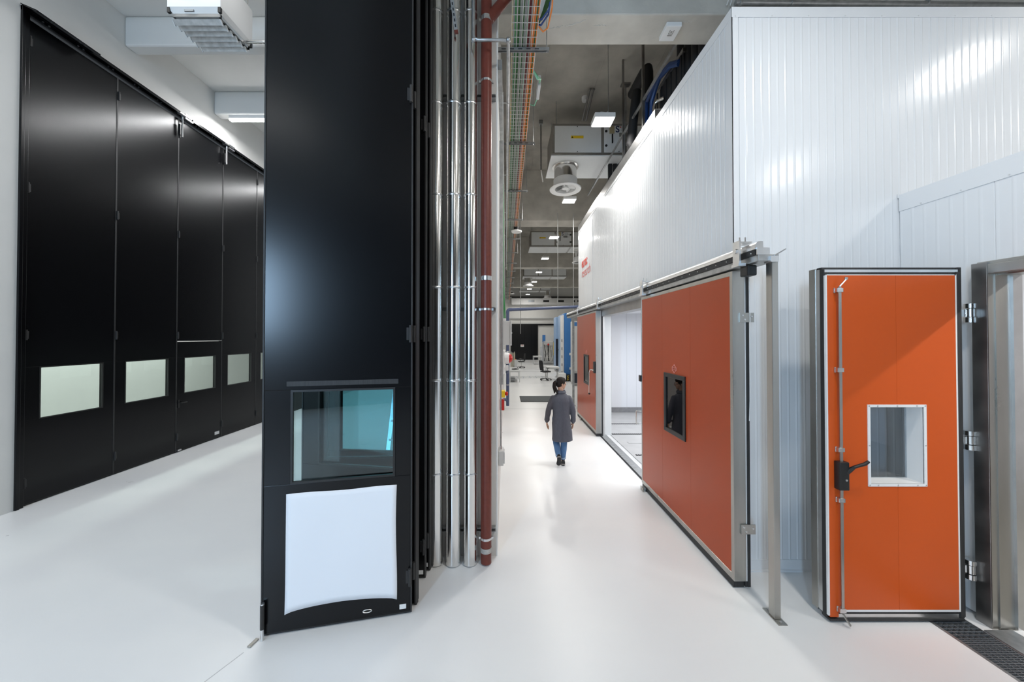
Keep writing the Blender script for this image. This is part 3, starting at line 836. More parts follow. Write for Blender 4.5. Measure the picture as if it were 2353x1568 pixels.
m = M(); m.box(XC+.06, 4.06, YC0-.02, YC0, 0, .02); m.build('base_bead', m_panel, ch, smooth=False)
m = M()
for k in range(14): m.cyl((XC+.03+.38*k, YC0-.011, ZC-.088), (XC+.03+.38*k, YC0-.008, ZC-.088), .006, n=8)
m.build('screw_row', m_greybox, ch)
yp = at(1362, 700, X=XC).y
M().box(XC-.010, XC-.003, yp-.03, yp+.03, 3.3, ZC-.25).build('cover_strip', m_panel, ch, smooth=False)
# zinc upstand along the far part of the roof edge
m = M(); m.box(XC-.014, XC-.004, 5.45, YC1+.02, ZC-.04, ZC+.16); m.box(XC-.014, XC+.10, 5.45, YC1+.02, ZC+.15, ZC+.16)
m.build('zinc_upstand', m_alu, ch, smooth=False)

def text_mesh(name, txt, size, mt, parent, origin, right, up, extrude=.0008, bold=False, space=1.0, offset=0, xs=1.0):
    cu = bpy.data.curves.new(name, 'FONT'); cu.body = txt; cu.size = size; cu.extrude = extrude; cu.space_character = space; cu.offset = offset
    ob = bpy.data.objects.new(name, cu); C.objects.link(ob)
    dg = bpy.context.evaluated_depsgraph_get(); dg.update()
    me = bpy.data.meshes.new_from_object(ob.evaluated_get(dg))
    bpy.data.objects.remove(ob)
    right = Vector(right).normalized(); up = Vector(up).normalized(); nn = right.cross(up)
    o3 = wloc(parent)
    for v in me.vertices:
        c = v.co.copy()
        v.co = Vector(origin) + right*(c.x*xs) + up*c.y + nn*c.z - o3
    me.materials.clear(); me.materials.append(mt); me.name = name
    o = bpy.data.objects.new(name, me); C.objects.link(o); o.parent = parent
    return o
def fit_text(name, txt, size, width, *a, **k):
    """text stretched to the given width"""
    o = text_mesh(name, txt, size, *a, **k)
    return o
# lettering on the far end of the side wall: reads towards the viewer (along -Y)
y0 = at(1337, 610, X=XC).y
z_e = at(1337, 617, X=XC).z; z_r = at(1337, 640, X=XC).z
text_mesh('lettering', 'eurac', .40, m_redpr, ch, (XC-.006, y0, z_e), (0,-1,0), (0,0,1), offset=.010, xs=.84)
text_mesh('lettering', 'research', .40, m_redpr, ch, (XC-.006, y0, z_r), (0,-1,0), (0,0,1), offset=-.006, xs=.80)

# ------------------------------------------------------------------ sliding doors
XO, XI = 2.17, 2.285
def emblem(parent, p, right, up, s=.055):
    right, up = Vector(right), Vector(up); nn = right.cross(up)
    m_em = MATS.get('pink_print') or mat('pink_print', (.75,.30,.25), .5)
    m = M(); m.tube([p + right*(s*x) + up*(s*y) for x, y in ((0,1),(.62,.42),(.95,.42),(.95,-.42),(.62,-.42),(0,-1),(-.62,-.42),(-.95,-.42),(-.95,.42),(-.62,.42))], s*.09, 5, closed=True)
    m.tube([p+right*(-.6*s)+up*(.22*s), p+right*(.6*s)+up*(.22*s)], s*.06, 5); m.tube([p+right*(-.6*s)+up*(-.22*s), p+right*(.6*s)+up*(-.22*s)], s*.06, 5)
    m.build('emblem', m_em, parent)
def sliding(y0, y1, label, cuts, wy0, wy1, near):
    t = thing('sliding_door', (XO, y0, 0), label, 'door', 'orange sliding doors of the chamber')
    zb, zt = .075, 3.03
    fz0, fz1 = .135, 2.985; fy0, fy1 = y0+.045, y1-.03
    m = M()
    m.box(XO, XI, y0, fy0, zb, zt); m.box(XO, XI, fy1, y1, zb, zt); m.box(XO, XI, fy0, fy1, zb, fz0); m.box(XO, XI, fy0, fy1, fz1, zt)
    m.build('frame', m_steel, t, smooth=False, bevel=.003)
    wz0, wz1 = 1.13, 1.915
    ys = [fy0]+cuts+[fy1]
    for a, b in zip(ys[:-1], ys[1:]):
        m = M(); a_, b_ = a+.0012, b-.0012
        if a < wy0 and b > wy1:
            m.box(XO+.004, XI-.02, a_, b_, fz0, wz0); m.box(XO+.004, XI-.02, a_, b_, wz1, fz1); m.box(XO+.004, XI-.02, a_, wy0, wz0, wz1); m.box(XO+.004, XI-.02, wy1, b_, wz0, wz1)
        else: m.box(XO+.004, XI-.02, a_, b_, fz0, fz1)
        m.build('panel', m_orange2, t, smooth=False)
    f = .055
    m = M(); m.box(XO-.012, XO+.02, wy0, wy1, wz0, wz0+f); m.box(XO-.012, XO+.02, wy0, wy1, wz1-f, wz1); m.box(XO-.012, XO+.02, wy0, wy0+f, wz0+f, wz1-f); m.box(XO-.012, XO+.02, wy1-f, wy1, wz0+f, wz1-f)
    wf = m.build('window_frame', m_blkpl, t, smooth=False, bevel=.004)
    M().box(XO+.004, XO+.010, wy0+f, wy1-f, wz0+f, wz1-f).build('pane', m_glassd, wf, smooth=False)
    M().box(XI-.02, XI-.015, wy0, wy1, wz0, wz1).build('rear_pane', m_glassd, wf, smooth=False)
    emblem(t, Vector((XO, (wy0+wy1)/2, 1.985)), (0,-1,0), (0,0,1))
    # seals
    M().box(XI, XI+.012, y0+.004, y1, zb-.02, zt).build('white_edge', m_whitepl, t, smooth=False)
    m = M(); m.box(XI+.012, XI+.038, y0-.004, y0+.02, zb-.05, zt); m.box(XI-.01, XI+.02, y0, y1, zb-.05, zb); m.build('rubber_seal', m_rubber, t, smooth=False)
    M().box(XO+.004, XI-.01, y0+.02, y1-.02, .01, zb).build('bottom_sweep', m_rubber, t, smooth=False)
    return t
y0, y1 = 3.34, 5.60
sd = sliding(y0, y1, 'large orange sliding door pushed open towards the viewer', [4.12, 4.86], 4.225, 4.785, True)
# plates on the near edge
for z in (at(1711, 730, Y=3.33).z, at(1711, 1217, Y=3.33).z):
    m = M(); m.box(XO+.06, XI+.08, 3.325, 3.333, z-.045, z+.045); m.box(XO+.06, XI+.02, 3.333, 3.339, z-.045, z+.045)
    pl = m.build('edge_plate', m_steel, sd, smooth=False)
    for dx, dz in ((.085, .02), (.105, -.02), (.17, .01)):
        M().cyl((XO+dx, 3.318, z+dz), (XO+dx, 3.326, z+dz), .008, n=8).build('screw', m_alu, pl)
zz = at(1470, 957, X=XO).z
m = M(); yy = 5.62; m.tube([(XO-.0, yy-.03, zz+.10), (XO-.07, yy, zz+.10), (XO-.075, yy, zz+.09), (XO-.075, yy, zz-.09), (XO-.07, yy, zz-.10), (XO, yy-.03, zz-.10)], .011, 8); m.build('pull_handle', m_chrome, sd)
zz = at(1470, 869, X=XO).z; M().box(XO-.02, XO+.05, 5.59, 5.66, zz-.05, zz+.05).build('latch_block', m_blkpl, sd, smooth=False, bevel=.004)
M().tube([(XI+.035, 3.325, 3.0), (XI+.04, 3.322, 2.5), (XI+.042, 3.324, 2.0), (XI+.03, 3.328, 1.6)], .004, 6).build('spring_cable', m_whitepl, sd)
# far leaf
sd2 = sliding(8.40, 10.62, 'far orange sliding door beyond the open chamber doorway', [9.0, 9.86], 9.14, 9.70, False)
zl = at(1369, 845, X=XO).z
M().box(XO-.04, XO+.0, 8.44, 8.54, zl-.14, zl+.14).build('lock_case', m_blkpl, sd2, smooth=False, bevel=.006)
m = M(); m.tube([(XO-.04, 8.5, zl-.07), (XO-.08, 8.52, zl-.06), (XO-.09, 8.62, zl-.07), (XO-.09, 8.70, zl-.14), (XO-.08, 8.76, zl-.66)], .013, 8); m.build('lever', m_chrome, sd2)
M().ball((XO-.08, 8.76, zl-.68), .026).build('lever_knob', m_blkpl, sd2)
# doorway frame
t = thing('doorway_frame', (XC, OY0, 0), 'steel and white frame of the open chamber doorway with floor threshold', 'door frame')
m = M(); m.box(XC-.03, XC+.22, OY1-.02, OY1+.04, 0, OZ); m.build('far_jamb', m_whitepl, t, smooth=False)
m = M(); m.box(XI+.02, XC-.02, 8.39, 8.46, .03, OZ+.1); m.build('jamb_gasket', m_rubber, t, smooth=False)
m = M(); m.box(XI+.03, XC+.05, OY1-.06, OY1-.02, .0, OZ); m.build('jamb_profile', m_alu, t, smooth=False)
m = M(); m.box(XC-.03, XC+.22, OY0-.05, OY0, 0, OZ); m.build('near_jamb', m_whitepl, t, smooth=False)
m = M(); m.box(XC-.03, XC+.22, OY0-.05, OY1+.04, OZ-.02, OZ+.0); m.build('head', m_steeld, t, smooth=False)
m = M(); m.box(XI+.02, XC-.002, 3.62, 10.6, OZ-.03, OZ+.20); m.build('header_plate', m_steeld, t, smooth=False)
m = M(); m.box(XC-.055, XC+.09, OY0, OY1, 0.0005, .016); m.build('threshold', m_galv, t, smooth=False)
m = M(); m.box(XC-.08, XC-.055, OY0, 10.6, 0.0005, .010); m.build('threshold_edge', m_pit, t, smooth=False)
m = M(); m.box(XI+.05, XI+.06, OY1-.05, OY1-.04, at(1384, 860, Y=8.5).z-.07, at(1384, 860, Y=8.5).z+.07); m.build('label_strip', m_redpr, t, smooth=False)

# rail
t = thing('door_rail', (2.25, 2.96, 3.05), 'long steel sliding-door rail along the chamber with brackets and a post at each end', 'rail')
RY0, RY1 = 2.98, 12.25
m = M()
pr = []
pr = [(2.128, 3.148), (2.130, 3.172), (2.136, 3.192), (2.146, 3.207), (2.160, 3.216), (2.18, 3.220), (2.200, 3.218), (2.205, 3.148)]
m.rings([[(x, RY0, z) for x, z in pr], [(x, RY1, z) for x, z in pr]])
m.build('rail_tube', m_alu, t, ang=25)
M().box(2.135, 2.16, RY0+.01, RY1, 3.10, 3.145).build('slot_strip', m_rubber, t, smooth=False)
m = M(); m.box(2.15, 2.33, RY0-.01, RY1, 3.045, 3.105); m.build('rail_channel', m_galv, t, smooth=False, bevel=.006)
m = M(); m.box(2.25, 2.34, 3.62, RY1, 3.10, 3.16); m.build('wall_bracket_strip', m_galv, t, smooth=False)
for k in range(36):
    y = RY0+.05+k*.17
    M().cyl((2.131, y, 3.122), (2.136, y, 3.122), .006, n=6).build('rivet', m_alu, t)
for px in (1708, 1483, 1378, 1331):
    y = at(px, 640, X=2.15).y
    m = M(); m.box(2.085, 2.10, y-.045, y+.045, 3.05, 3.26); m.box(2.10, 2.20, y-.045, y+.045, 3.235, 3.25); m.box(2.075, 2.14, y-.05, y+.05, 3.03, 3.055); m.cyl((2.07, y, 3.17), (2.10, y, 3.17), .022, n=10)
    for dx in (-.02, .03): m.cyl((2.14+dx, y, 3.25), (2.14+dx, y, 3.30), .006, n=6); 
    m.build('hanger_bracket', m_alu, t)
y = at(1708, 640, X=2.15).y
M().box(2.15, 2.235, y-.06, y+.05, 2.945, 3.04).build('motor_box', m_blkpl, t, smooth=False, bevel=.012)
m = M(); m.obox((2.285, RY0-.02, 3.085), (.09, -.01, .055), (0,.012,0), (.0,0,.012)); m.box(2.14, 2.25, RY0-.012, RY0-.004, 3.10, 3.16); m.build('end_plate', m_alu, t, smooth=False)
M().box(2.245, 2.31, RY0-.03, RY0+.05, 3.035, 3.085).build('end_bracket', m_alu, t, smooth=False)
# posts
p = at(1781, 1420, Z=0)
px_, py_ = p.x, p.y
m = M(); m.box(px_-.026, px_+.028, py_-.03, py_+.04, 0.008, 3.05); m.build('post', m_steel, t, smooth=False, bevel=.004)
bp = M().box(px_-.035, px_+.04, py_-.085, py_+.10, 0.0, .008).build('base_plate', m_steel, t, smooth=False)
for dy in (-.06, .075): M().cyl((px_, py_+dy, .008), (px_, py_+dy, .016), .009, n=8).build('anchor_bolt', m_alu, bp)
m = M(); m.box(2.33, 2.40, 12.2, 12.27, 0.008, 3.05); m.build('post', m_galv, t, smooth=False)
M().box(2.30, 2.43, 12.12, 12.35, 0, .008).build('base_plate', m_galv, t, smooth=False)
# floor guides
for px, py, lab in ((1482, 1128, 'small steel floor guide roller at the corner of the open orange door'), (1337, 966, 'small steel floor guide under the far orange door')):
    p = at(px, py, Z=0)
    t = thing('floor_guide', p, lab, 'floor guide', 'door guides on the floor')
    M().box(p.x-.05, p.x+.04, p.y-.05, p.y+.05, 0, .008).build('plate', m_steel, t, smooth=False)
    M().cyl(p+Vector((.0,0,.008)), p+Vector((0,0,.055)), .022, n=12).build('roller', m_alu, t)
    M().box(p.x-.05, p.x-.04, p.y-.05, p.y+.05, .008, .06).build('cheek', m_steel, t, smooth=False)

# ------------------------------------------------------------------ annex chamber on the right with its door
XA, ZA = 4.06, 3.83
AY0, AY1, AZ = 1.62, 2.89, 2.92
an = thing('annex_chamber', (XA, YC0, 0), 'lower white panel chamber on the right with the small open orange door', 'chamber')
m = M(); m.box(XA+.04, XA+.165, AY1, YC0-.01, 0, ZA); m.box(XA+.04, XA+.165, -2.5, AY0, 0, ZA); m.box(XA+.04, XA+.165, AY0, AY1, AZ, ZA); 
aw = m.build('side_wall', m_panelin, an, smooth=False)
M().box(XA+.02, 8.5, -2.5, YC0-.01, ZA, ZA+.03).build('roof', m_panelin, an, smooth=False)
M().box(8.4, 8.5, -2.5, YC0-.01, 0, ZA).build('rear_wall', m_panelin, an, smooth=False)
M().box(XA+.2, 8.4, -2.5, -2.4, 0, ZA).build('end_wall', m_panelin, an, smooth=False)
M().box(XA+.2, 8.4, 3.42, 3.59, 0, ZA).build('far_inner_wall', m_panelin, an, smooth=False)
M().box(XA+.2, 8.4, 3.39, 3.42, .012, .12).build('inner_skirting', m_steeld, an, smooth=False)
M().box(XA+.16, 8.4, -2.4, 3.42, 0, .006).build('inner_floor', m_speck, an, smooth=False)
for a, b in ((AY1+.0005, 3.59), (AY0-.99, AY0-.0005), (AY0-2.0, AY0-1.0)):
    rib_panel(aw, 'X', XA, a, b, .02, ZA-.14, rib=.0016, pitch=.1)
rib_panel(aw, 'X', XA, AY0, AY1, AZ+.05, ZA-.14, rib=.0016, pitch=.1)
m = M(); m.box(XA-.005, XA, -2.5, YC0-.01, ZA-.14, ZA+.03); m.build('roof_flashing', m_panel, an, smooth=False)
m = M()
for k in range(8): m.cyl((XA-.009, 3.4-.3*k, ZA-.125), (XA-.004, 3.4-.3*k, ZA-.125), .006, n=8)
m.build('screw_row', m_greybox, an)
M().box(XA-.012, XA+.12, YC0-.012, YC0-.004, ZA, ZA+.04).build('end_cap', m_panel, an, smooth=False)
area_light('annex_chamber_light', (5.2, .8, 3.66), .06, 1.3, 75, (1, .97, .93))
# door frame: far jamb, head, threshold
t = thing('steel_door_frame', (XA, AY1, 0), 'wide steel frame around the right doorway', 'door frame')
m = M(); m.box(XA-.073, XA+.0, AY1+.0, AY1+.10, 0, 3.02); m.build('jamb_face', m_steeld, t, smooth=False, bevel=.004)
m = M(); m.box(XA-.072, XA+.10, AY1-.004, AY1-.0005, 0, AZ); m.box(XA-.02, XA+.10, AY1-.012, AY1, 0, AZ); m.build('jamb_reveal', m_steel, t, smooth=False)
M().box(XA+.10, XA+.175, AY1-.03, AY1, .0, AZ).build('inner_profile', m_alu, t, smooth=False)
m = M(); m.box(XA-.07, XA, AY0-.1, AY1, AZ, 3.0); m.box(XA-.05, XA, AY0-.1, AY1+.08, 3.0, 3.03); m.build('head', m_steel, t, smooth=False, bevel=.004)
M().box(XA, XA+.17, AY0, AY1, AZ-.012, AZ).build('head_reveal', m_steel, t, smooth=False)
M().box(XA-.07, XA+.2, AY0-.1, AY0, 0, 3.0).build('near_jamb', m_steel, t, smooth=False)
M().box(GX1, XA+.06, AY0, AY1-.02, .0005, .012).build('threshold', m_galv, t, smooth=False)
M().box(XA+.06, XA+.14, AY0, AY1-.03, .0005, .014).build('threshold_strip', m_whitepl, t, smooth=False)

# open orange door
DY = 2.95
x0, x1 = at(1904, 1000, Y=DY).x, at(2199, 1000, Y=DY).x
z0, z1 = at(2050, 1402, Y=DY).z, at(2050, 633, Y=DY).z
t = thing('hinged_door', (x1+.1, DY+.08, 0), 'narrow orange hinged door standing open at the right with a deep white window', 'door')
wx0, wx1 = at(1993, 1000, Y=DY).x, at(2128, 1000, Y=DY).x; wz0, wz1 = at(2050, 1118, Y=DY).z, at(2050, 930, Y=DY).z
xs = at(2062, 1000, Y=DY).x
m = M(); m.box(x0, xs-.0008, DY, DY+.10, z0, wz0); m.box(x0, xs-.0008, DY, DY+.10, wz1, z1); m.box(x0, wx0, DY, DY+.10, wz0, wz1)
m.box(x0, x0+.07, DY, DY+.1, z0-.06, z0)
m.build('panel', m_orange, t, smooth=False)
m = M(); m.box(xs+.0008, x1, DY, DY+.10, z0, wz0); m.box(xs+.0008, x1, DY, DY+.10, wz1, z1); m.box(wx1, x1, DY, DY+.10, wz0, wz1)
m.build('panel', m_orange, t, smooth=False)
# window lining
f = .022
m = M(); m.box(wx0, wx1, DY-.006, DY+.004, wz0, wz0+f); m.box(wx0, wx1, DY-.006, DY+.004, wz1-f, wz1); m.box(wx0, wx0+f, DY-.006, DY+.004, wz0+f, wz1-f); m.box(wx1-f, wx1, DY-.006, DY+.004, wz0+f, wz1-f)
m.box(wx0+f-.004, wx0+f, DY, DY+.14, wz0+f, wz1-f); m.box(wx1-f, wx1-f+.004, DY, DY+.14, wz0+f, wz1-f); m.box(wx0+f, wx1-f, DY, DY+.14, wz0+f-.004, wz0+f); m.box(wx0+f, wx1-f, DY, DY+.14, wz1-f, wz1-f+.004)
wl = m.build('window_lining', m_whitepl, t, smooth=False)
M().box(wx0+f, wx1-f, DY+.125, DY+.131, wz0+f, wz1-f).build('pane', m_clear, wl, smooth=False)
m = M()
for k in range(3):
    for (xx, zz) in ((wx0+f/2, wz0+f/2+(wz1-wz0-f)*k/2), (wx1-f/2, wz0+f/2+(wz1-wz0-f)*k/2), (wx0+(wx1-wx0)*(k+.5)/3, wz1-f/2), (wx0+(wx1-wx0)*(k+.5)/3, wz0+f/2)):
        m.cyl((xx, DY-.009, zz), (xx, DY-.006, zz), .005, n=8)
m.build('screw_row', m_alu, wl)
# border: white edge, black gaskets, silver strip, back plate
bz = .035; tz = z1+.075; rx = x1+.095
m = M(); m.box(x0-.012, x0, DY+.002, DY+.02, z0-.05, z1); m.box(x0, x1+.01, DY+.002, DY+.03, z1, z1+.008); m.box(x1, x1+.016, DY+.002, DY+.03, z0, z1+.008); m.box(x0+.07, x1+.016, DY+.002, DY+.03, z0-.02, z0)
m.build('white_edge', m_whitepl, t, smooth=False)
m = M(); m.box(x0-.012, x0, DY+.02, DY+.06, bz, tz-.02); m.box(x0-.01, rx-.03, DY+.015, DY+.06, z1+.010, z1+.03); m.box(x0-.01, rx, DY+.04, DY+.09, tz-.02, tz); m.box(x1+.016, x1+.055, DY+.005, DY+.07, bz, z1+.03); m.box(x1+.06, rx, DY+.03, DY+.09, bz-.01, tz); m.box(x0+.07, x1+.02, DY+.01, DY+.06, z0-.045, z0-.02); m.box(x0, x1+.05, DY+.0, DY+.08, bz-.02, bz)
m.build('gasket', m_rubber, t, smooth=False, bevel=.004)
m = M(); m.box(x0-.006, rx-.03, DY+.03, DY+.07, z1+.03, tz-.02); m.box(x0+.07, x1+.02, DY+.012, DY+.06, bz, z0-.045); m.box(x0-.010, x0, DY+.06, DY+.10, bz+.02, tz-.01); m.build('silver_strip', m_alu, t, smooth=False)
m = M(); m.box(x0-.014, rx, DY+.10, DY+.16, bz+.01, wz0); m.box(x0-.014, rx, DY+.10, DY+.16, wz1, tz-.005); m.box(x0-.014, wx0, DY+.10, DY+.16, wz0, wz1); m.box(wx1, rx, DY+.10, DY+.16, wz0, wz1)
m.build('back_plate', m_steel, t, smooth=False)
# espagnolette rod, clips, lock, handle
rx0 = at(1926, 1000, Y=DY).x
zt_, zb_ = at(1926, 660, Y=DY).z, at(1926, 1405, Y=DY).z
m = M(); m.bar((rx0, DY-.025, zb_), (rx0, DY-.025, zt_), .024, .008); m.bar((rx0, DY-.025, zt_), (rx0+.03, DY-.05, zt_+.055), .024, .008); m.bar((rx0, DY-.025, zb_), (rx0+.03, DY-.06, zb_-.075), .024, .008); m.bar((rx0+.03,DY-.05,zt_+.055),(rx0+.032,DY-.05,zt_+.075),.024,.008)
m.build('lock_rod', m_steel, t, smooth=False)
for py in (668, 850, 1032, 1147, 1398):
    z = at(1926, py, Y=DY).z
    m = M(); m.box(rx0-.03, rx0+.022, DY-.036, DY, z-.017, z+.017); m.box(rx0-.033, rx0-.02, DY-.01, DY, z-.022, z+.022); m.build('rod_clip', m_alu, t, smooth=False, bevel=.002)
za, zb2 = at(1926, 1058, Y=DY).z, at(1926, 1122, Y=DY).z
lx0, lx1 = at(1915, 1000, Y=DY).x, at(1937, 1000, Y=DY).x
lk = M().box(lx0, lx1, DY-.055, DY, zb2, za).build('lock_case', m_blkpl, t, smooth=False, bevel=.006)
M().cyl(((lx0+lx1)/2+.012, DY-.06, (za+zb2)/2-.03), ((lx0+lx1)/2+.012, DY-.054, (za+zb2)/2-.03), .009, n=12).build('cylinder', m_alu, lk)
hz = za-.05
m = M(); m.tube([(lx1-.01, DY-.04, hz-.04), (lx1+.012, DY-.06, hz), (lx1+.02, DY-.075, hz+.02), (lx1+.09, DY-.09, hz+.05), (lx1+.12, DY-.09, hz+.07)], [.018,.016,.012,.014,.012], 10); m.build('handle', m_blkpl, lk)
# hinges
for py in (720, 1012, 1308):
    z = at(2232, py, Y=3.0).z; hx = at(2229, py, Y=3.0).x
    m = M(); 
    for a, b, r in ((-.08, -.038, .036), (-.032, .037, .031), (.043, .08, .036)): m.cyl((hx, 3.0, z+a), (hx, 3.0, z+b), r, n=20)
    m.box(hx, XA-.06, 2.995, 3.02, z-.07, z-.03); m.box(hx, XA-.06, 2.995, 3.02, z+.04, z+.07); m.box(rx-.02, hx, 3.0, 3.02, z-.03, z+.03)
    m.build('hinge', m_chrome, t)

# drain grating
t = thing('drain_grating', (GX0, GY0, 0), 'grey metal drain grating in the floor beside the right doorway', 'grating')
M().box(GX0, GX0+.022, GY0, GY1, -.03, .003).build('edge_frame', m_galv, t, smooth=False)
M().box(GX1-.008, GX1, GY0, GY1, -.03, .002).build('edge_frame', m_galv, t, smooth=False)
wv = GX1-.008-GX0-.022
b0 = M().box(GX0+.022, GX1-.008, GY0, GY0+.004, -.022, .0).build('cross_bar', m_grate, t, smooth=False)
y = GY0+.02
while y < GY1-.02:
    share(b0, t, (0, y-GY0, 0)); y += .0195 if y < 2.80 else .032
l0 = M().box(GX0+.022, GX0+.0255, GY0, GY1, -.018, .0012).build('long_bar', m_galv, t, smooth=False)
for k in range(1, 7): share(l0, t, (wv*k/6.4, 0, 0))
# ------------------------------------------------------------------ ventilation units under the concrete ceiling
m_dark = mat('ahu_frame', (.32,.30,.27), .5, metal=.4)
m_ahu = mat('ahu_panel', (.82,.84,.84), .45, noise=.04, nscale=60)
m_navyp = mat('navy_print', (.02,.03,.09), .5)
def ahu(yf, xa, xb, label, detail=True, logo_right=False):
    zb, zt, dp = 6.92, 7.68, 1.1
    t = thing('ventilation_unit', ((xa+xb)/2, yf, zb), label, 'ventilation unit', 'ventilation units under the ceiling')
    M().box(xa, xb, yf, yf+dp, zb, zt).build('casing_frame', m_dark, t, smooth=False, bevel=.01)
    f = .07; w_ = xb-xa
    cuts = [xa, xa+1.22, xa+2.05, xb] if detail else [xa, xa+w_*.34, xa+w_*.66, xb]
    for k, (a, b) in enumerate(zip(cuts[:-1], cuts[1:])):
        o = M().box(a+f*.7, b-f*.3, yf-.015, yf, zb+f*.5, zt-f*.9).build('side_panel', m_ahu, t, smooth=False, bevel=.004)
        if detail:
            for xx in ((a+b)/2, ):
                for zz in (zb+f*.5+.02, zt-f*.9-.02): M().cyl((xx, yf-.02, zz), (xx, yf-.015, zz), .012, n=8).build('fastener', m_blkpl, o)
    M().box(xa-.04, xb+.0, yf-.03, yf+dp+.1, zb-.04, zb).build('base_tray', m_alu, t, smooth=False)
    m = M(); m.box(xa-.04, cuts[2]-.1, yf-.02, yf+dp+.1, zb-.06, zb-.04); m.box(cuts[2], xb, yf-.02, yf+dp+.1, zb-.06, zb-.04); m.build('bottom_sheet', m_ahu, t, smooth=False)
    if detail:
        a, b = cuts[1], cuts[2]
        fx = yf-.016
        for (xx, zz) in ((a+.1, zt-.20), (a+.1, zb+.20)): M().cyl((xx, fx-.012, zz), (xx, fx, zz), .03, n=12).build('knob', m_blkpl, t)
        for zz in (zt-.20, zb+.20): M().box(b-.10, b, fx-.02, fx, zz-.03, zz+.03).build('panel_hinge', m_blkpl, t, smooth=False)
        M().box(a+.18, a+.30, fx-.02, fx, zt-.26, zt-.08).build('switch_plate', m_yellow if False else mat('brass_plate', (.42,.36,.22), .5), t, smooth=False)
        M().box(a+.235, a+.265, fx-.03, fx, zt-.50, zt-.28).build('grip', m_blkpl, t, smooth=False)
        M().box(a+.42, a+.62, fx-.003, fx, zt-.34, zt-.24).build('rating_plate', m_galv, t, smooth=False)
        text_mesh('lettering', 'S', .22, m_navyp, t, (a+.33, fx-.002, zt-.225), (1,0,0), (0,0,1), offset=.004)
        text_mesh('lettering', 'SITAL', .062, m_navyp, t, (a+.48, fx-.002, zt-.135), (1,0,0), (0,0,1), space=1.2)
        text_mesh('lettering', 'KLIMA', .062, m_navyp, t, (a+.48, fx-.002, zt-.205), (1,0,0), (0,0,1), space=1.2)
        M().cyl((a+.455, fx-.003, zt-.10), (a+.455, fx, zt-.10), .016, n=12).build('logo_dot', m_redpr, t)
        lb_ = M().box(xa+.45, xa+.76, fx-.003, fx, zt-.38, zt-.31).build('warning_label', m_yellow, t, smooth=False)
        M().box(xa+.46, xa+.74, fx-.0035, fx-.002, zt-.30, zt-.12).build('data_label', m_ahu, t, smooth=False)
        text_mesh('lettering', '\u25b2', .05, m_blkpl, lb_, (xa+.46, fx-.004, zt-.365), (1,0,0), (0,0,1))
    for xx in (xa+.1, xb-.1):
        M().tube([(xx, yf+.1, zt), (xx, yf+.1, 8.3)], .008, 6).build('hanger_rod', m_galv, t)
        M().tube([(xx, yf+dp-.1, zt), (xx, yf+dp-.1, 8.3)], .008, 6).build('hanger_rod', m_galv, t)
    return t
def fan(px, py, Y, label, zb=6.86):
    p = at(px, py, Y=Y); s = 1.0
    t = thing('supply_fan', p, label, 'fan', 'round fans under the ventilation units')
    h = zb-p.z
    M().lathe((p.x, Y, p.z), [(.29, .27), (.29, h*.92), (.34, h*.93), (.34, h)], 32, cap=False).build('duct', m_chrome, t)
    m = M(); m.lathe((p.x, Y, p.z), [(.27,.02),(.34,-.005),(.40,.0),(.41,.02),(.34,.07),(.305,.12),(.305,.27),(.29,.28),(.28,.27),(.285,.12),(.27,.02)], 36, cap=False); m.build('bell_mouth', m_whitepl, t)
    M().cyl((p.x, Y, p.z+.03), (p.x, Y, p.z+.12), .085, .075, n=20).build('hub', m_whitepl, t)
    for k in range(6):
        a = k*math.pi/3
        d = Vector((math.cos(a), math.sin(a), 0)); e = Vector((-math.sin(a), math.cos(a), 0))
        c = Vector((p.x, Y, p.z+.08))
        m = M(); m.rings([[c+d*.07+e*-.03+Vector((0,0,.03)), c+d*.07+e*.03+Vector((0,0,-.02)), c+d*.07+e*.03+Vector((0,0,-.016)), c+d*.07+e*-.03+Vector((0,0,.034))],
                          [c+d*.27+e*-.08+Vector((0,0,.045)), c+d*.27+e*.06+Vector((0,0,-.03)), c+d*.27+e*.06+Vector((0,0,-.026)), c+d*.27+e*-.08+Vector((0,0,.049))]])
        m.build('blade', m_whitepl, t, smooth=False)
xa = at(1270, 320, Y=8.6).x
ahu(8.6, xa, xa+3.2, 'nearest white ventilation unit with logo and yellow warning label under the concrete ceiling')
fan(1299, 437, 9.1, 'round white fan cone with steel duct below the nearest ventilation unit')
x2 = at(1219, 545, Y=17.4).x
ahu(17.4, x2, x2+3.4, 'second ventilation unit along the corridor, behind the second concrete beam')
x3 = at(1203, 626, Y=26.0).x
ahu(26.0, x3, x3+3.2, 'third ventilation unit along the corridor, pale and plain', False)
x4 = at(1195, 664, Y=34.0).x
ahu(34.0, x4, x4+3.0, 'most distant ventilation unit close to the end wall', False)
fan(1214, 658, 26.5, 'distant fan cone on the left below the third ventilation unit')
fan(1258, 686, 34.3, 'most distant fan cone near the end wall')
fan(1333, 604, 18.0, 'fan cone half hidden behind the far edge of the chamber')
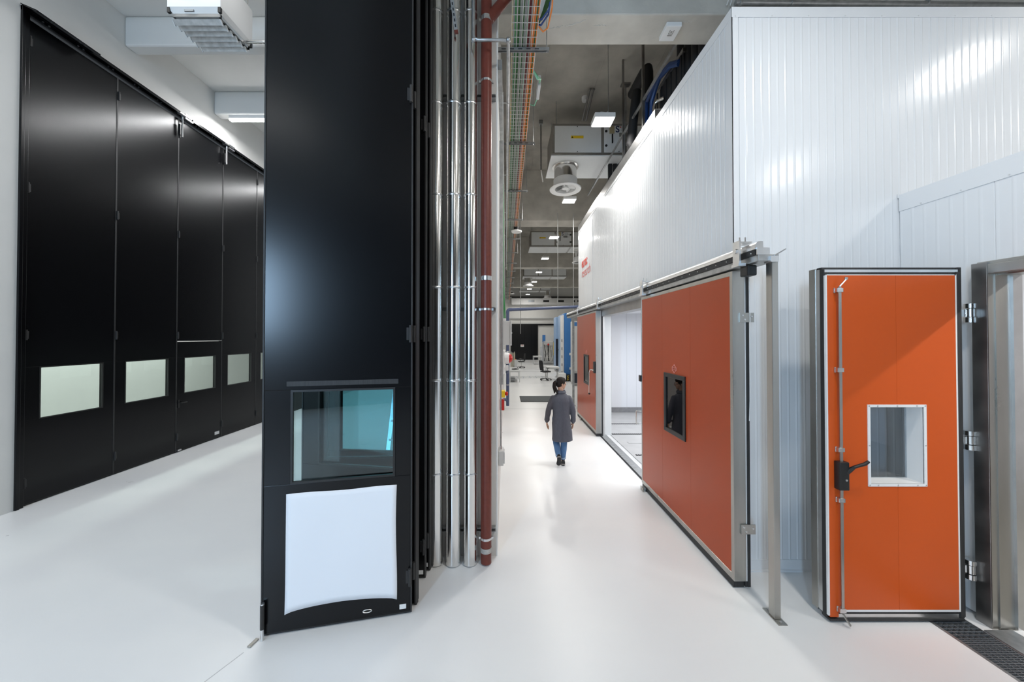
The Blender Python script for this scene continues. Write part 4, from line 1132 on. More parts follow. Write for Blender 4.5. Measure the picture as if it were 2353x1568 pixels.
# conduits on the soffit, smoke detector, strut
for k in range(2):
    o = M().tube([at(1338+8*k, 278, Y=8.5), at(1355+8*k, 208, Z=8.22), at(1357+8*k, 205, Z=8.3)], .025, 8).build('ceiling_conduit', m_steeld, origin=at(1338+8*k, 278, Y=8.5)); tag(o, ['left of two thin dark conduits dropping to the near ventilation unit', 'right of two thin dark conduits dropping to the near ventilation unit'][k], 'conduit', 'conduits above the near unit')
p = at(1344, 231, Z=8.22)
t = thing('smoke_detector', p, 'small white round detector on the concrete ceiling', 'detector')
M().lathe(p, [(.03,-.03),(.07,-.02),(.08,.02),(.08,.08)], 16).build('body', m_whitepl, t)
p = at(1243, 365, Y=9.5)
t = thing('ceiling_bracket', p, 'small dark bracket hanging from the ceiling left of the near unit', 'bracket')
M().box(p.x-.05, p.x+.05, 9.45, 9.55, 8.2, 8.3).build('plate', m_galv, t, smooth=False)
M().tube([(p.x, 9.5, 8.2), p+Vector((0,0,-.3)), p+Vector((.08, .3, -.5))], .02, 8).build('arm', m_steeld, t)
# emergency luminaire on the first beam
p = at(1540, 68, Z=6.5)
t = thing('emergency_light', (p.x, p.y, 6.5), 'white square emergency light fixed under the first concrete beam', 'lamp')
M().box(p.x-.10, p.x+.10, p.y-.12, p.y+.12, 6.44, 6.5).build('housing', m_whitepl, t, smooth=False, bevel=.008)
m = M(); m.box(p.x-.03, p.x+.03, p.y-.005, p.y+.005, 6.437, 6.44); m.box(p.x-.03, p.x-.022, p.y-.06, p.y, 6.437, 6.44); m.box(p.x+.022, p.x+.03, p.y-.06, p.y, 6.437, 6.44); m.box(p.x-.03, p.x+.03, p.y+.02, p.y+.03, 6.437, 6.44); m.box(p.x-.012,p.x+.012,p.y-.04,p.y-.02,6.437,6.44)
m.build('pictogram', m_steeld, t, smooth=False)
# pipe above the chamber front, on the beam
t = thing('overhead_pipe', (2.3, 4.3, 6.0), 'thin grey pipe along the beam above the white chamber', 'pipe')
a, b = at(1690, 6, Y=4.3), at(2380, 14, Y=4.3)
M().tube([a, b], .035, 12).build('pipe', m_galv, t)
for px in (1700, 1818, 1822, 2128): 
    q = at(px, 8, Y=4.3); M().tube([q+Vector((-.012,0,0)), q+Vector((.012,0,0))], .045, 12).build('coupling', m_galv, t)
m = M()
for px in (1670, 1678): 
    q = at(px, 12, Y=4.35); m.tube([q, q+Vector((.02,0,.06))], .006, 6)
m.build('cable_end', m_whitepl, t)

# ------------------------------------------------------------------ plant on the chamber roof
for k in range(4):
    q = at(1567+17*k, 150, X=2.85)
    o = M().tube([(q.x, q.y, ZC+.006), (q.x, q.y, 8.29)], .075, 16).build('insulated_riser', m_insul, origin=(q.x, q.y, ZC)); tag(o, ['leftmost', 'second', 'third', 'rightmost'][k]+' of four black insulated pipes rising from the chamber roof', 'pipe', 'black pipes on the chamber roof')
q0, q1 = at(1516, 208, X=2.75), at(1556, 140, X=2.75)
t = thing('roof_plant_box', (2.75, q0.y, ZC), 'dark ribbed plant box on the chamber roof', 'plant box')
M().box(2.75, 4.2, q1.y-.2, q0.y, ZC, q0.z).build('body', m_insul, t, smooth=False)
M().box(2.73, 4.22, q1.y-.22, q0.y+.02, q0.z, q0.z+.06).build('lid', m_steeld, t, smooth=False)
for k in range(6): M().box(2.735, 2.75, q1.y-.15+k*.17, q1.y-.15+k*.17+.03, ZC, q0.z).build('rib', m_insul, t, smooth=False)
t = thing('insulated_elbow', (2.8, 6.9, ZC), 'thick black insulated pipe bend on the chamber roof', 'pipe')
e0 = at(1488, 165, Y=6.6); e1 = at(1488, 230, Y=6.6); e2 = at(1462, 215, Y=6.6)
M().tube([Vector((e0.x, 6.6, ZC)), Vector((e0.x, 6.6, e0.z-.02)), Vector((e0.x, 6.62, e0.z+.06)), Vector((e0.x, 6.75, e0.z+.10)), Vector((e0.x, 7.4, e0.z+.12))], .10, 16).build('riser', m_insul, t)
M().tube([Vector((e2.x+.3, 6.9, ZC+.35)), Vector((e2.x+.05, 6.9, ZC+.35)), Vector((e2.x, 6.9, ZC+.42)), Vector((e2.x+.12, 6.9, e2.z+.25))], .09, 16).build('bend', m_insul, t)
t = thing('blue_hoses', (2.7, 6.3, ZC), 'two blue hoses arching over the chamber roof', 'hose')
for k in range(2):
    h0 = at(1484+11*k, 300, X=2.62); h1 = at(1486+11*k, 235, X=2.62); h2 = at(1510+5*k, 180, X=2.66); h3 = at(1540, 147+5*k, X=2.7); h4 = at(1560, 142+5*k, X=2.74)
    M().tube([Vector((h0.x, h0.y, ZC)), h0.lerp(h1, .5), h1, h1.lerp(h2, .55)+Vector((0,.0,.02)), h2, h3, h4], .035, 10).build('hose', m_hose, t)
t = thing('steel_valve_pipe', (2.6, 6.2, ZC), 'short polished steel elbow pipe on the chamber roof', 'pipe')
v0 = at(1503, 262, X=2.6)
M().tube([(v0.x, v0.y, ZC), (v0.x, v0.y, v0.z+.12), (v0.x+.01, v0.y-.01, v0.z+.17), (v0.x+.04, v0.y-.04, v0.z+.2), (v0.x+.12, v0.y-.12, v0.z+.2)], .03, 12).build('elbow', m_chrome, t)
t = thing('roof_hand_rail', (2.45, 5.0, 6.5), 'grey slotted strut rail above the chamber roof edge', 'rail')
r0, r1 = at(1553, 97, X=2.5), at(1438, 302, X=2.5)
zr = (r0.z+r1.z)/2
M().bar((2.5, r0.y-.5, zr), (2.5, 10.6, zr), .035, .035).build('rail', m_galv, t, smooth=False)
for px in (1432, 1478):
    q = at(px, 250, X=2.5)
    M().bar((2.5, q.y, ZC), (2.5, q.y, 8.3), .04, .04).build('upright', m_steeld, t, smooth=False)
t = thing('ceiling_strut', at(1437, 195, Z=8.3), 'vertical slotted strut hanging from the ceiling beside the nearest unit', 'strut')
q = at(1437, 195, Z=8.28)
M().box(q.x-.10, q.x+.10, q.y-.06, q.y+.06, 8.26, 8.3).build('plate', m_steeld, t, smooth=False)
M().bar((q.x, q.y, 5.85), (q.x, q.y, 8.26), .04, .04).build('strut', m_galv, t, smooth=False)
for k in range(3):
    q = at(1370+9*k, 430, X=2.7)
    o = M().bar((2.7+.12*k, 9.0, ZC), (2.7+.12*k, 9.0, 6.9), .09, .09).build('roof_duct', m_insul, origin=(2.7+.12*k, 9.0, ZC), smooth=False); tag(o, ['left', 'middle', 'right'][k]+' of three dark ducts on the roof under the nearest ventilation unit', 'duct', 'dark ducts on the roof')

# ------------------------------------------------------------------ far end of the corridor
t = thing('far_black_door', (.75, YB-.1, 0), 'big black sliding door with small white notice at the far end wall', 'door')
xa, xb = at(1174, 800, Y=YB-.1).x, at(1236, 800, Y=YB-.1).x
zt = at(1200, 748, Y=YB-.1).z
n_ = 4
for k in range(n_):
    M().box(xa+(xb-xa)*k/n_+.003, xa+(xb-xa)*(k+1)/n_-.003, YB-.16, YB-.08, .02, zt).build('leaf', m_black, t, smooth=False)
M().box(xa, xb, YB-.09, YB-.05, .02, zt).build('seal', m_rubber, t, smooth=False)
M().box(xa, at(1330, 800, Y=YB-.1).x, YB-.18, YB-.06, zt, zt+.16).build('top_track', m_black, t, smooth=False)
sx = at(1200, 795, Y=YB-.17)
s_ = M().box(sx.x-.17, sx.x+.17, YB-.165, YB-.16, sx.z-.13, sx.z+.13).build('notice', m_whitepl, t, smooth=False)
m = M(); m.box(sx.x-.12, sx.x+.12, YB-.168, YB-.165, sx.z+.03, sx.z+.08); m.build('notice_header', m_redpr, s_, smooth=False)
m = M(); m.box(sx.x-.13, sx.x+.13, YB-.168, YB-.165, sx.z-.04, sx.z-.02); m.box(sx.x-.13, sx.x+.1, YB-.168, YB-.165, sx.z-.08, sx.z-.06); m.build('notice_lines', m_greybox, s_, smooth=False)
# bright duct band and vents high on the end wall
t = thing('wall_duct', (.5, YB-.6, at(1250, 700, Y=YB-.6).z), 'long white air duct with dark grilles high on the end wall', 'duct')
zb_, zt_ = at(1250, 700, Y=YB-.6).z, at(1250, 686, Y=YB-.6).z
M().box(.6, 8, YB-.6, YB-.02, zb_, zt_).build('duct', m_whitepl, t, smooth=False)
for px in (1221, 1255, 1289, 1319, 1329):
    q = at(px, 692.5, Y=YB-.6); w_ = .30 if px < 1300 else .1
    M().box(q.x-w_, q.x+w_, YB-.615, YB-.6, q.z-.10, q.z+.10).build('grille', m_grate if px == 1221 else m_blkpl, t, smooth=False)
o = M().box(.4, 9, YB-.1, YB-.02, at(1250, 683, Y=YB-.1).z-.05, at(1250, 683, Y=YB-.1).z+.05).build('end_wall_rail', m_blkpl, origin=(.4, YB-.06, 6.4), smooth=False); tag(o, 'thin dark rail across the top of the far end wall', 'rail')
o = M().box(0, 9, YB-.25, YB-.02, at(1250, 731, Y=YB-.1).z-.06, at(1250, 731, Y=YB-.1).z+.02).build('end_wall_ledge', m_greybox, origin=(0, YB-.1, 4.2), smooth=False); tag(o, 'light grey ledge above the far black door', 'ledge')

def flat_on_floor(name, px0, px1, py0, py1, mt, label, cat, h=.008):
    a, b = at(px0, py0, Z=0), at(px1, py1, Z=0)
    t = thing(name, ((a.x+b.x)/2, (a.y+b.y)/2, 0), label, cat)
    xa = at(px0, py1, Z=0).x; xb = b.x
    return t, xa, xb, b.y, a.y
t, xa, xb, ya, yb = flat_on_floor('floor_mat', 1198, 1290, 911.5, 924, m_mat, 'dark grey floor mat lying in the corridor behind the person', 'mat')
M().box(xa, xb, ya, yb, 0.0005, .010).build('mat_surface', m_mat, t, smooth=False)
m = M(); m.box(xa-.02, xb+.02, ya-.02, ya, 0.0005, .012); m.box(xa-.02, xb+.02, yb, yb+.02, 0.0005, .012); m.box(xa-.02, xa, ya, yb, 0.0005, .012); m.box(xb, xb+.02, ya, yb, 0.0005, .012); m.build('mat_border', m_pit, t, smooth=False)
t, xa, xb, ya, yb = flat_on_floor('floor_drain', 1172, 1262, 864.5, 869.5, m_galv, 'grey perforated floor drain strip across the far corridor', 'drain')
n_ = 24
for k in range(n_): M().box(xa+(xb-xa)*k/n_, xa+(xb-xa)*(k+.82)/n_, ya, yb, 0.0005, .006).build('drain_plate', m_grate if k % 4 == 0 else m_galv, t, smooth=False)

def table(px0, px1, pyt, Y, depth, label, top=m_wood, h=.72):
    a, b = at(px0, pyt, Y=Y), at(px1, pyt, Y=Y)
    t = thing('work_table', ((a.x+b.x)/2, Y, 0), label, 'table', 'work tables at the far end')
    M().box(a.x, b.x, Y, Y+depth, h-.03, h).build('table_top', top, t, smooth=False)
    for xx in (a.x+.03, b.x-.03):
        for yy in (Y+.03, Y+depth-.03):
            M().box(xx-.02, xx+.02, yy-.02, yy+.02, 0, h-.03).build('leg', m_greybox, t, smooth=False)
    m = M(); m.box(a.x+.03, b.x-.03, Y+.02, Y+.04, h-.09, h-.03); m.build('apron', m_greybox, t, smooth=False)
    return t, a.x, b.x
def Yat(py): return at(1250, py, Z=0).y
table(1257, 1286, 845, Yat(874.5), .8, 'small white table with a desk chair in front of the blue machines')
t2, ax, bx = table(1171, 1195, 850, Yat(879), 1.6, 'grey-topped low bench at the left wall of the far corridor', m_greybox, .62)
M().box(ax+.02, bx-.25, Yat(879)+.05, Yat(879)+1.5, .10, .14).build('lower_shelf', m_grate, t2, smooth=False)
table(1226, 1246, 819, Yat(838.5), .9, 'distant light table beside the grey test rig')
q = at(1184, 848, Y=Yat(879)+.4)
t = thing('black_tool', (q.x, q.y, .62), 'black hand tool lying on the low bench at left', 'tool')
M().tube([(q.x-.18, q.y, .66), (q.x, q.y+.1, .66), (q.x+.2, q.y+.2, .65)], [.03,.045,.02], 8).build('body', m_blkpl, t)
M().box(q.x-.05, q.x+.05, q.y+.05, q.y+.15, .62, .66).build('grip', m_blkpl, t, smooth=False)
# cylinders and unit on a stand
Yr = 28.0
for k in range(3):
    q = at(1175+3.6*k, 826, Y=Yr)
    t = thing('gas_cylinder', (q.x, Yr, .0), ['left', 'middle', 'right'][k]+' of three beige cylinders beside the black chair', 'cylinder', 'beige cylinders')
    zt = at(1178, 809+(k%2), Y=Yr).z
    M().lathe((q.x, Yr, 0), [(.055,0),(.055,zt-.12),(.04,zt-.06),(.02,zt-.03)], 14).build('body', mat('beige_steel', (.45,.42,.33), .4), t)
    M().cyl((q.x, Yr, zt-.03), (q.x, Yr, zt+.02), .025, n=8).build('valve', m_alu, t)
q = at(1185, 835, Y=Yr-.3)
t = thing('control_unit', (q.x, Yr-.4, 0), 'beige control unit with orange knob next to the cylinders', 'control unit')
zt = at(1185, 827, Y=Yr-.4).z
M().box(q.x-.11, q.x+.11, Yr-.5, Yr-.2, 0, zt).build('body', m_greybox, t, smooth=False, bevel=.01)
M().cyl((q.x-.02, Yr-.35, zt), (q.x-.02, Yr-.35, zt+.05), .04, n=10).build('knob', m_ocab, t)

def office_chair(label):
    t = thing('office_chair', (0,0,0), label, 'chair', 'black office chairs')
    m = M(); m.box(-.23,.23,-.23,.23,.45,.52); m.build('seat', m_fab, t, bevel=.03)
    m = M(); m.rings([[Vector((x, y, z)) for x, y in ((-w_,-.25+o_),(w_,-.25+o_),(w_,-.20+o_),(-w_,-.20+o_))] for z, w_, o_ in ((.55,.20,0),(.75,.225,-.03),(.95,.225,-.05),(1.10,.17,-.07))]); m.build('backrest', m_fab, t, bevel=.015)
    M().bar((0,-.1,.45),(0,-.27,.70),.05,.02).build('back_stem', m_blkpl, t, smooth=False)
    M().cyl((0,0,.10),(0,0,.46),.028,n=10).build('gas_lift', m_alu, t)
    for s in (-1,1): M().tube([(s*.22,0,.47),(s*.30,0,.50),(s*.30,-.02,.68),(s*.30,.12,.70),(s*.30,-.1,.70)], .018, 6).build('armrest', m_blkpl, t)
    for k in range(5):
        a = k*2*math.pi/5
        l = M().bar((0,0,.11),(.30*math.cos(a),.30*math.sin(a),.075),.05,.03).build('base_arm', m_blkpl, t, smooth=False)
        M().cyl((.30*math.cos(a)-.02,.30*math.sin(a),.032),(.30*math.cos(a)+.02,.30*math.sin(a),.032),.032,n=10).build('castor', m_blkpl, l)
    return t
ch1 = office_chair('black office chair at the small white table by the blue machines')
q = at(1259, 873, Z=0); ch1.location = (q.x-.16, q.y-.25, 0); ch1.rotation_euler = (0,0,math.radians(-70))
ch2 = copy_tree(ch1); ch2['label'] = 'smaller, more distant black office chair in front of the black door'
q = at(1198, 846, Z=0); ch2.location = (q.x, q.y, 0); ch2.rotation_euler = (0,0,math.radians(100))

# blue machines
def machine(px0, px1, pyb, pyt, Y, depth, mt, label, side=None):
    a, b = at(px0, pyb, Y=Y), at(px1, pyb, Y=Y); zt = at(px1, pyt, Y=Y).z
    t = thing('test_cabinet', ((a.x+b.x)/2, Y, 0), label, 'cabinet', 'blue test cabinets')
    M().box(a.x, b.x, Y, Y+depth, .12, zt).build('cabinet_body', mt, t, smooth=False, bevel=.02)
    M().box(a.x+.04, b.x-.04, Y+.05, Y+depth-.05, 0, .12).build('plinth', m_steeld, t, smooth=False)
    return t, a.x, b.x, zt
Ym = 19.5
t, ax, bx, zt = machine(1297, 1313, 860, 720, Ym, .9, m_blue, 'tall blue cabinet nearest to the orange sliding door')
for z in (at(1309, 814, Y=Ym).z, at(1308, 847, Y=Ym).z):
    M().box(bx-.12, bx+.02, Ym-.06, Ym, z-.06, z+.06).build('latch', m_whitepl, t, smooth=False)
m = M(); m.box(ax-.10, ax-.02, Ym+.05, Ym+.8, .15, zt-.1); m.build('side_profile', m_whitepl, t, smooth=False)
for k in range(5): M().box(ax-.115, ax-.10, Ym+.1, Ym+.25, .3+k*.45, .45+k*.45).build('hinge', m_blkpl, t, smooth=False)
t, ax, bx, zt = machine(1289, 1296, 858, 724, 21.2, 1.0, m_blue2, 'pale blue glossy cabinet behind the tall blue one')
M().box(ax-.02, ax+.16, 21.14, 21.2, .1, at(1290, 778, Y=21.2).z).build('lower_panel', m_navy, t, smooth=False)
M().box(ax+.02, ax+.08, 21.16, 21.2, 2.4, 2.8).build('indicator', m_rcab, t, smooth=False)
t, ax, bx, zt = machine(1277, 1286, 850, 729, 24.0, 1.0, m_blue2, 'narrow pale blue cabinet farthest along the machine row')
M().box(ax, ax+.15, 23.94, 24.0, .1, at(1280, 779, Y=24).z).build('lower_panel', m_navy, t, smooth=False)
M().box(ax+.17, ax+.27, 23.9, 24.0, .1, at(1280, 779, Y=24).z).build('profile', m_alu, t, smooth=False)
M().box(ax+.1, ax+.3, 23.88, 23.94, 1.45, 1.55).build('handle', m_blkpl, t, smooth=False)
# white cabinet with letters behind the galvanised post
Yw = 17.0
t, ax, bx, zt = machine(1319, 1360, 852, 738, Yw, .9, m_greybox, 'light grey cabinet lettered AC between the post and the far orange door')
M().box(ax+.0, ax+.6, Yw-.012, Yw, zt-.24, zt-.06).build('blue_band', m_blue, t, smooth=False)
text_mesh('lettering', 'AC', .13, m_steeld, t, (ax+.02, Yw-.003, at(1320, 857, Y=Yw).z), (1,0,0), (0,0,1))
M().box(ax-.02, ax+.7, Yw-.04, Yw, .15, .62).build('dark_base', m_navy, t, smooth=False)
# low pallet unit with hazard tape
q = at(1308, 877, Z=0)
t = thing('floor_unit', (q.x, q.y, 0), 'low black base unit with yellow hazard stripes beside the grey post', 'base unit')
M().box(q.x-.15, q.x+.75, q.y, q.y+.7, .05, .33).build('body', m_blkpl, t, smooth=False)
M().box(q.x-.55, q.x-.17, q.y, q.y+.6, .06, .42).build('white_box', m_whitepl, t, smooth=False, bevel=.01)
for k in range(3): M().obox((q.x-.10, q.y-.006, .06+.095*k), (.06,0,.03), (0,.006,0), (0,0,.04)).build('hazard_stripe', m_yellow, t, smooth=False)
m = M()
for k in range(4): m.box(q.x-.1+.22*k, q.x-.02+.22*k, q.y+.05, q.y+.12, 0, .05)
m.build('foot', m_blkpl, t, smooth=False)
q = at(1285, 868, Z=0)
t = thing('floor_clutter', (q.x, q.y, 0), 'grey metal frame parts lying between the table and the blue cabinet', 'metal parts')
for k in range(4): M().bar((q.x-.25+.1*k, q.y+.1*k, .02), (q.x+.1+.08*k, q.y+.3, .32-.05*k), .03, .05).build('profile', m_steeld if k % 2 else m_alu, t, smooth=False)
M().box(q.x+.05, q.x+.3, q.y-.1, q.y+.2, 0, .12).build('block', m_greybox, t, smooth=False)
# test rig in the far room opening
Yq = 30.0
a = at(1249, 840, Y=Yq); b = at(1272, 840, Y=Yq); zt = at(1260, 787, Y=Yq).z
t = thing('test_rig', ((a.x+b.x)/2, Yq, 0), 'grey test rig full of tubes with a red lamp far down the corridor', 'test rig')
M().box(a.x, b.x, Yq+.3, Yq+.9, .05, zt).build('back_panel', m_greybox, t, smooth=False)
for xx in (a.x, b.x): M().box(xx-.03, xx+.03, Yq, Yq+.06, 0, zt+.1).build('post', m_galv, t, smooth=False)
M().box(a.x, b.x, Yq, Yq+.06, zt+.05, zt+.1).build('cross_beam', m_whitepl, t, smooth=False)
for k in range(9):
    x0_ = random.uniform(a.x+.08, b.x-.1); 
    M().tube([(x0_, Yq+.15, .3), (x0_+random.uniform(-.15,.15), Yq+.05, .9), (x0_+random.uniform(-.15,.15), Yq+.1, zt-.2)], .025, 6).build('hose', m_blkpl if k % 3 == 0 else m_chrome, t)
for k in range(5): M().box(a.x+.1, b.x-.1, Yq+.1, Yq+.3, .2+.36*k, .26+.36*k).build('shelf', m_greybox, t, smooth=False)
q = at(1260, 792, Y=Yq-.05); M().ball(q, .09).build('red_lamp', m_red, t)
M().box(b.x-.02, b.x+.06, Yq-.08, Yq-.02, .8, zt).build('yellow_panel', m_yellow, t, smooth=False)
a = at(1248, 780, Y=31.0); b = at(1272, 770, Y=31.0)
t = thing('wall_cabinet', (a.x, 31.0, 0), 'tall grey and blue cabinet standing behind the test rig', 'cabinet')
M().box(a.x+.2, b.x, 31.0, 31.6, 0, b.z).build('body', m_greybox, t, smooth=False)
M().box(a.x-.02, a.x+.2, 30.98, 31.5, 0, b.z).build('blue_side', m_blue, t, smooth=False)
q = at(1245, 803, Y=32.0)
o = M().box(q.x-.14, q.x+.16, 32.0, 32.15, 0, at(1245, 796, Y=32).z).build('side_cabinet', m_greybox, origin=(q.x, 32, 0), bevel=.02); tag(o, 'slim grey cabinet left of the test rig', 'cabinet')
area_light('far_room_light', (2.2, YB+.8, 3.5), 1.5, .8, 60)
# ------------------------------------------------------------------ person walking away, head turned to the right
m_skin = mat('skin', (.52,.29,.19), .5, noise=.08, nscale=30)
m_coat = mat('slate_work_coat', (.088,.088,.108), .72, noise=.18, nscale=70, bump=.9, bscale=11, stretch=(1,1,.3))
m_jean = mat('blue_denim', (.09,.19,.36), .8, noise=.35, nscale=9)
m_hair = mat('dark_brown_hair', (.016,.009,.006), .6, spec=.25, noise=.4, nscale=60, stretch=(1,1,.15))
m_shoe = mat('black_shoe', (.012,.012,.013), .55)
m_shoeb = mat('beige_shoe_upper', (.55,.50,.44), .7)
m_cuff = mat('pale_denim_cuff', (.28,.36,.46), .8)

def remeshed(m, name, mt, parent, voxel, smooth_it=4, fac=.5):
    o = m.build(name, mt, parent, smooth=False)
    r = o.modifiers.new('r', 'REMESH'); r.mode = 'VOXEL'; r.voxel_size = voxel
    s = o.modifiers.new('s', 'SMOOTH'); s.iterations = smooth_it; s.factor = fac
    dg = bpy.context.evaluated_depsgraph_get(); dg.update()
    me = bpy.data.meshes.new_from_object(o.evaluated_get(dg))
    o.modifiers.clear(); o.data = me; me.name = name
    me.materials.clear(); me.materials.append(mt)
    for p in me.polygons: p.use_smooth = True
    return o
def limb(m, pts, rs, n=14, sub=4):
    """tapered limb through joints, rounded with Catmull-Rom"""
    P = [Vector(p) for p in pts]; out = []; ro = []
    for i in range(len(P)-1):
        p0 = P[max(i-1,0)]; p1 = P[i]; p2 = P[i+1]; p3 = P[min(i+2, len(P)-1)]
        for k in range(sub):
            t = k/sub
            out.append(.5*((2*p1)+(p2-p0)*t+(2*p0-5*p1+4*p2-p3)*t*t+(3*p1-p0-3*p2+p3)*t**3)); ro.append(rs[i]+(rs[i+1]-rs[i])*t)
    out.append(P[-1]); ro.append(rs[-1])
    m.tube(out, ro, n); m.ball(out[0], ro[0]); m.ball(out[-1], ro[-1])
def ell(cx, cy, z, rx, ry, n=28, wob=0, ph=0):
    return [Vector((cx+(rx+wob*math.sin(5*2*math.pi*k/n+ph))*math.cos(2*math.pi*k/n), cy+(ry+wob*math.cos(4*2*math.pi*k/n+ph))*math.sin(2*math.pi*k/n), z)) for k in range(n)]
pf = at(1289, 1068, Z=0)
PX_, PY_ = pf.x, pf.y
person = thing('person', (PX_, PY_, 0), 'person in a dark grey work coat, jeans and ponytail walking away down the corridor', 'person')
O = Vector((PX_, PY_, 0))
def L(x, y, z): return O + Vector((x, y, z))
def Ls(ps): return [L(*p) for p in ps]

# head frame: fd = direction the face looks, sd = its left-hand side
ang = math.radians(20)
fd = Vector((math.cos(ang), math.sin(ang), -.10)).normalized(); sd = Vector((-math.sin(ang), math.cos(ang), 0)); ud = sd.cross(fd)*-1
if ud.z < 0: ud = -ud
HC = L(.012, .03, 1.515)
def hp(f, s, u): return HC + fd*f + sd*s + ud*u
def hball(m, f, s, u, rf, rs, ru, n=16, k=10):
    rr = []
    for i in range(1, k):
        p = math.pi*i/k - math.pi/2
        rr.append([hp(f+rf*math.cos(p)*math.cos(2*math.pi*j/n), s+rs*math.cos(p)*math.sin(2*math.pi*j/n), u+ru*math.sin(p)) for j in range(n)])
    m.rings(rr)
b = M()
hball(b, -.008, 0, .022, .092, .072, .092); hball(b, .018, 0, -.045, .068, .058, .068)
hball(b, .058, 0, -.082, .026, .026, .022)              # chin
b.tube([hp(.078, 0, .02), hp(.098, 0, -.012), hp(.104, 0, -.022), hp(.085, 0, -.03)], [.008,.011,.012,.010], 8)   # nose
hball(b, .080, 0, -.052, .014, .022, .006); hball(b, .078, 0, -.062, .013, .019, .006)        # lips
hball(b, .070, -.03, .018, .014, .020, .008); hball(b, .070, .03, .018, .014, .020, .008)     # brows
for s in (-1, 1):
    hball(b, -.012, s*.071, -.015, .017, .008, .030)    # ears
limb(b, Ls([(0,.0,1.30)])+[L(.0,.005,1.38), hp(-.02,0,-.06)], [.06,.05,.052])
# trunk and limbs (mostly under clothes)
b.rings([[L(0,0,0)+v for v in ell(0, 0, z, rx, ry)] for z, rx, ry in ((.80,.13,.10),(.90,.155,.11),(1.02,.12,.09),(1.18,.13,.09),(1.27,.115,.07),(1.33,.06,.05))])
def arm(s, el, wr, hand_tip):
    sh = L(s*.140, 0, 1.235)
    limb(b, [sh, el, wr], [.042,.035,.024])
    d = (hand_tip-wr).normalized()
    out = Vector((s, 0, 0)); fwd = out.cross(d).normalized()
    pal = wr + d*.045
    # palm: flattened loft
    rr = []
    for k, (t, w1, w2) in enumerate(((0,.020,.018),(.03,.030,.015),(.06,.037,.014),(.085,.038,.012))):
        c = wr + d*t
        rr.append([c + fwd*(w1*math.cos(a)) + out*(w2*math.sin(a)) for a in [j*math.pi/6 for j in range(12)]])
    b.rings(rr)
    ins = -out
    for j, (o_, ln) in enumerate(((.028,.066),(.010,.076),(-.009,.070),(-.027,.054))):
        p0 = wr + d*.075 + fwd*o_
        cv = .25 + .12*j
        p1 = p0 + d*(ln*.42) + ins*(.006); p2 = p1 + (d + ins*cv*1.2).normalized()*(ln*.34); p3 = p2 + (d*.75 + ins*(cv*2.2)).normalized()*(ln*.28)
        limb(b, [p0, p1, p2, p3], [.0098,.0092,.0085,.0070], 8, 2)
    t0 = wr + d*.022 + fwd*.022
    t1 = t0 + (d*.8 + fwd*.75 + ins*.3).normalized()*.035; t2 = t1 + (d + fwd*.25 + ins*.45).normalized()*.030; t3 = t2 + (d + ins*.35).normalized()*.024
    limb(b, [t0, t1, t2, t3], [.014,.0115,.010,.008], 8, 2)
LE, LW_ = L(-.232, -.015, 1.03), L(-.262, .035, .795)
RE, RW_ = L(.222, -.02, 1.02), L(.238, .045, .775)
arm(-1, LE, LW_, L(-.25, .06, .62)); arm(1, RE, RW_, L(.225, .08, .60))
LH, LK, LA = L(-.078, 0, .86), L(-.082, .06, .47), L(-.062, -.085, .17)
RH, RK, RA = L(.072, 0, .86), L(.062, .03, .47), L(.036, -.02, .085)
limb(b, [LH, LK, LA], [.075,.048,.033]); limb(b, [RH, RK, RA], [.075,.048,.033])
body = remeshed(b, 'body', m_skin, person, .0045, 2, .4)
# eyes
for s in (-1, 1):
    m = M(); hball(m, .077, s*.03, .004, .008, .012, .007, 10, 6); m.build('eye', m_whitepl, person)
# glasses
m = M()
for s in (-1, 1):
    m.tube([hp(.097, s*.032+.024*math.cos(a), .004+.020*math.sin(a)) for a in [k*math.pi/8 for k in range(16)]], .0018, 5, closed=True)
    m.tube([hp(.096, s*.055, .008), hp(.04, s*.070, .004), hp(-.012, s*.078, 0)], .0018, 5)
m.tube([hp(.099, -.009, .006), hp(.101, 0, .009), hp(.099, .009, .006)], .0018, 5)
m.build('glasses', m_steeld, person)
# hair cap and ponytail
h = M()
hball(h, -.018, 0, .030, .094, .080, .097); hball(h, -.045, 0, -.005, .068, .072, .075); hball(h, .02, 0, .062, .066, .066, .056)
hair = remeshed(h, 'hair', m_hair, person, .006, 3)
h = M()
tie = hp(-.118, -.01, .035)
limb(h, [hp(-.095, 0, .035), tie, tie+Vector((-.028,-.01,-.03)), tie+Vector((-.036,-.012,-.10)), tie+Vector((-.028,-.014,-.17)), tie+Vector((-.034,-.012,-.22))], [.026,.022,.034,.036,.026,.008], 12)
limb(h, [tie+Vector((-.02,-.01,-.10)), tie+Vector((.005,-.03,-.17)), tie+Vector((.012,-.05,-.235))], [.022,.020,.008], 10)
remeshed(h, 'ponytail', m_hair, person, .005, 3)
m = M(); m.cyl(tie+Vector((.012,0,.004)), tie+Vector((-.006,-.002,-.008)), .027, n=14); m.build('hair_tie', m_shoe, person)
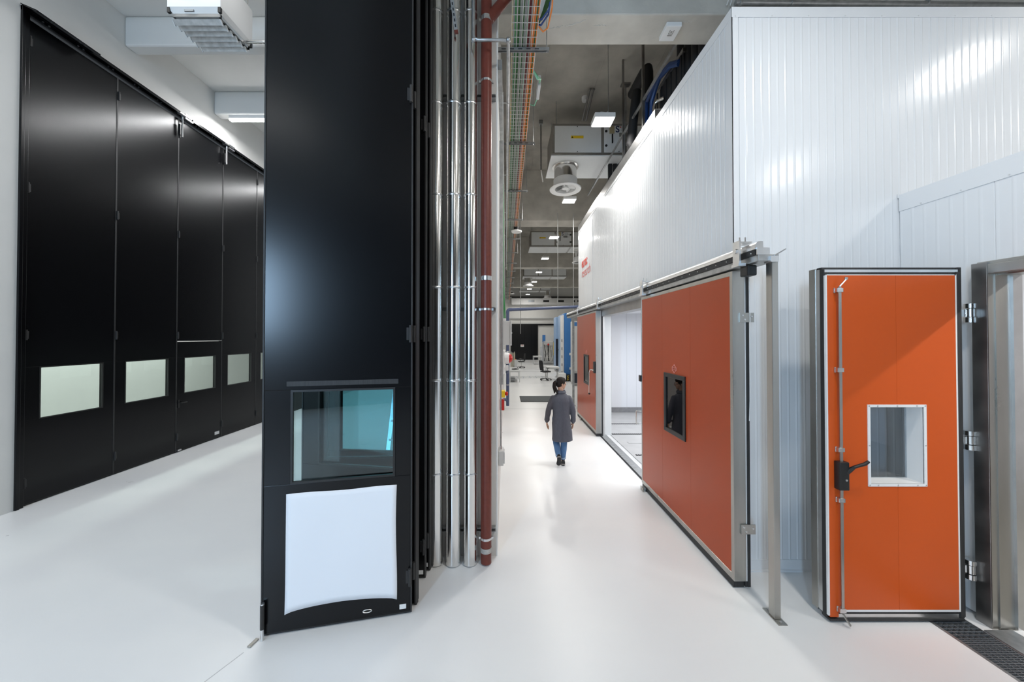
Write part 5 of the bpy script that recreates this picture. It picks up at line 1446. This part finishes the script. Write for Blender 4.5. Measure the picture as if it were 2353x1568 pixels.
# coat: one shell for trunk and sleeves
c = M()
R = [(.455,.192,.150,.012,.008),(.50,.190,.146,.010,.006),(.62,.184,.140,.007,.004),(.78,.176,.134,.004,.0),(.95,.156,.124,.003,0),(1.10,.164,.122,.003,0),(1.20,.172,.118,.002,0),(1.26,.158,.104,0,0),(1.305,.118,.086,0,0),(1.345,.075,.066,0,0)]
c.rings([[O+v for v in ell(.005 + (.012 if z < .7 else 0), -.005, z, rx, ry, 40, wob, z*4)] for z, rx, ry, wob, cyy in R])
def sleeve(s, el, wr):
    sh = L(s*.142, -.005, 1.24)
    mid = sh.lerp(el, .5) + Vector((s*.006, -.004, .01)); low = el.lerp(wr, .55)+Vector((s*.004,-.006,0)); cuff = el.lerp(wr, .86)
    limb(c, [sh, mid, el, el.lerp(wr,.28), low, cuff, el.lerp(wr, .97)], [.062,.055,.052,.053,.046,.052,.033], 16, 5)
sleeve(-1, LE, LW_); sleeve(1, RE, RW_)
coat = remeshed(c, 'work_coat', m_coat, person, .009, 5)
m = M()
rr = []
for u, (rx, ry, z) in enumerate(((.070,.060,1.325),(.072,.064,1.365),(.076,.070,1.395),(.088,.082,1.375),(.098,.090,1.345))):
    rr.append([O+v+Vector((.004,.006,0)) for v in ell(0,0,z,rx,ry,28)])
m.rings(rr, cap=False); o = m.build('collar', m_coat, coat)
m = M(); m.bar(L(.018,-.158,.47), L(.010,-.140,.80), .003, .003); m.build('back_seam', m_coat, coat)
# jeans
def leg(name, pts, rs, cuffc):
    j = M(); limb(j, pts, rs, 16, 5); o = remeshed(j, name, m_jean, person, .007, 3)
    return o
leg('trouser_leg', [LH, LK+Vector((0,.004,0)), LK.lerp(LA,.5)+Vector((0,-.012,0)), LA+Vector((0,.006,.02))], [.090,.066,.060,.044], None)
leg('trouser_leg', [RH, RK, RK.lerp(RA,.5)+Vector((0,-.008,0)), RA+Vector((0,.0,.04))], [.090,.066,.058,.043], None)
for a_, k_ in ((LA, LK), (RA, RK)):
    d = (k_-a_).normalized(); s0 = .012 if a_ is LA else .03
    m = M(); m.tube([a_+d*s0, a_+d*(s0+.006), a_+d*(s0+.036), a_+d*(s0+.042)], [.045,.049,.050,.046], 18); m.build('trouser_cuff', m_cuff, person)
# shoes
def shoe(heel, toe, up, side):
    d = (toe-heel); ln = d.length; d.normalize(); up = (up - d*up.dot(d)).normalized(); sv = d.cross(up)
    t = M(); rr = []
    for u, w1, hh in ((-.04,.026,.05),(.03,.033,.075),(.12,.035,.080),(.30,.034,.072),(.50,.038,.055),(.72,.044,.042),(.90,.038,.032),(.98,.022,.022)):
        cc = heel + d*(ln*u)
        rr.append([cc + sv*(w1*math.cos(a)) + up*(.012 + max(0, math.sin(a))*hh + min(0, math.sin(a))*.012) for a in [k*math.pi/8 for k in range(16)]])
    t.rings(rr); o = t.build('shoe', m_shoeb if side else m_shoeb, person)
    s = M(); rr = []
    for u, w1 in ((-.07,.024),(0,.036),(.15,.038),(.40,.036),(.70,.048),(.90,.042),(1.02,.022)):
        cc = heel + d*(ln*u) + up*(.006*(1 if u > .8 else 0))
        rr.append([cc + sv*(w1*math.cos(a)) + up*(.010*math.sin(a)) for a in [k*math.pi/8 for k in range(16)]])
    s.rings(rr); s.build('sole', m_shoe, o)
    k = M(); rr = []
    for u, w1, hh in ((-.045,.027,.062),(.05,.036,.088),(.16,.036,.090),(.24,.034,.078)):
        cc = heel + d*(ln*u)
        rr.append([cc + sv*(w1*math.cos(a)*1.04) + up*(.022 + max(0, math.sin(a))*hh) for a in [k2*math.pi/8 for k2 in range(16)]])
    k.rings(rr); k.build('heel_collar', m_shoe, o)
shoe(L(-.058,-.175,.185), L(-.052,-.075,.012), Vector((0,1,.35)), 0)
shoe(L(.034,-.055,.012), L(.052,.175,.012), Vector((0,0,1)), 1)
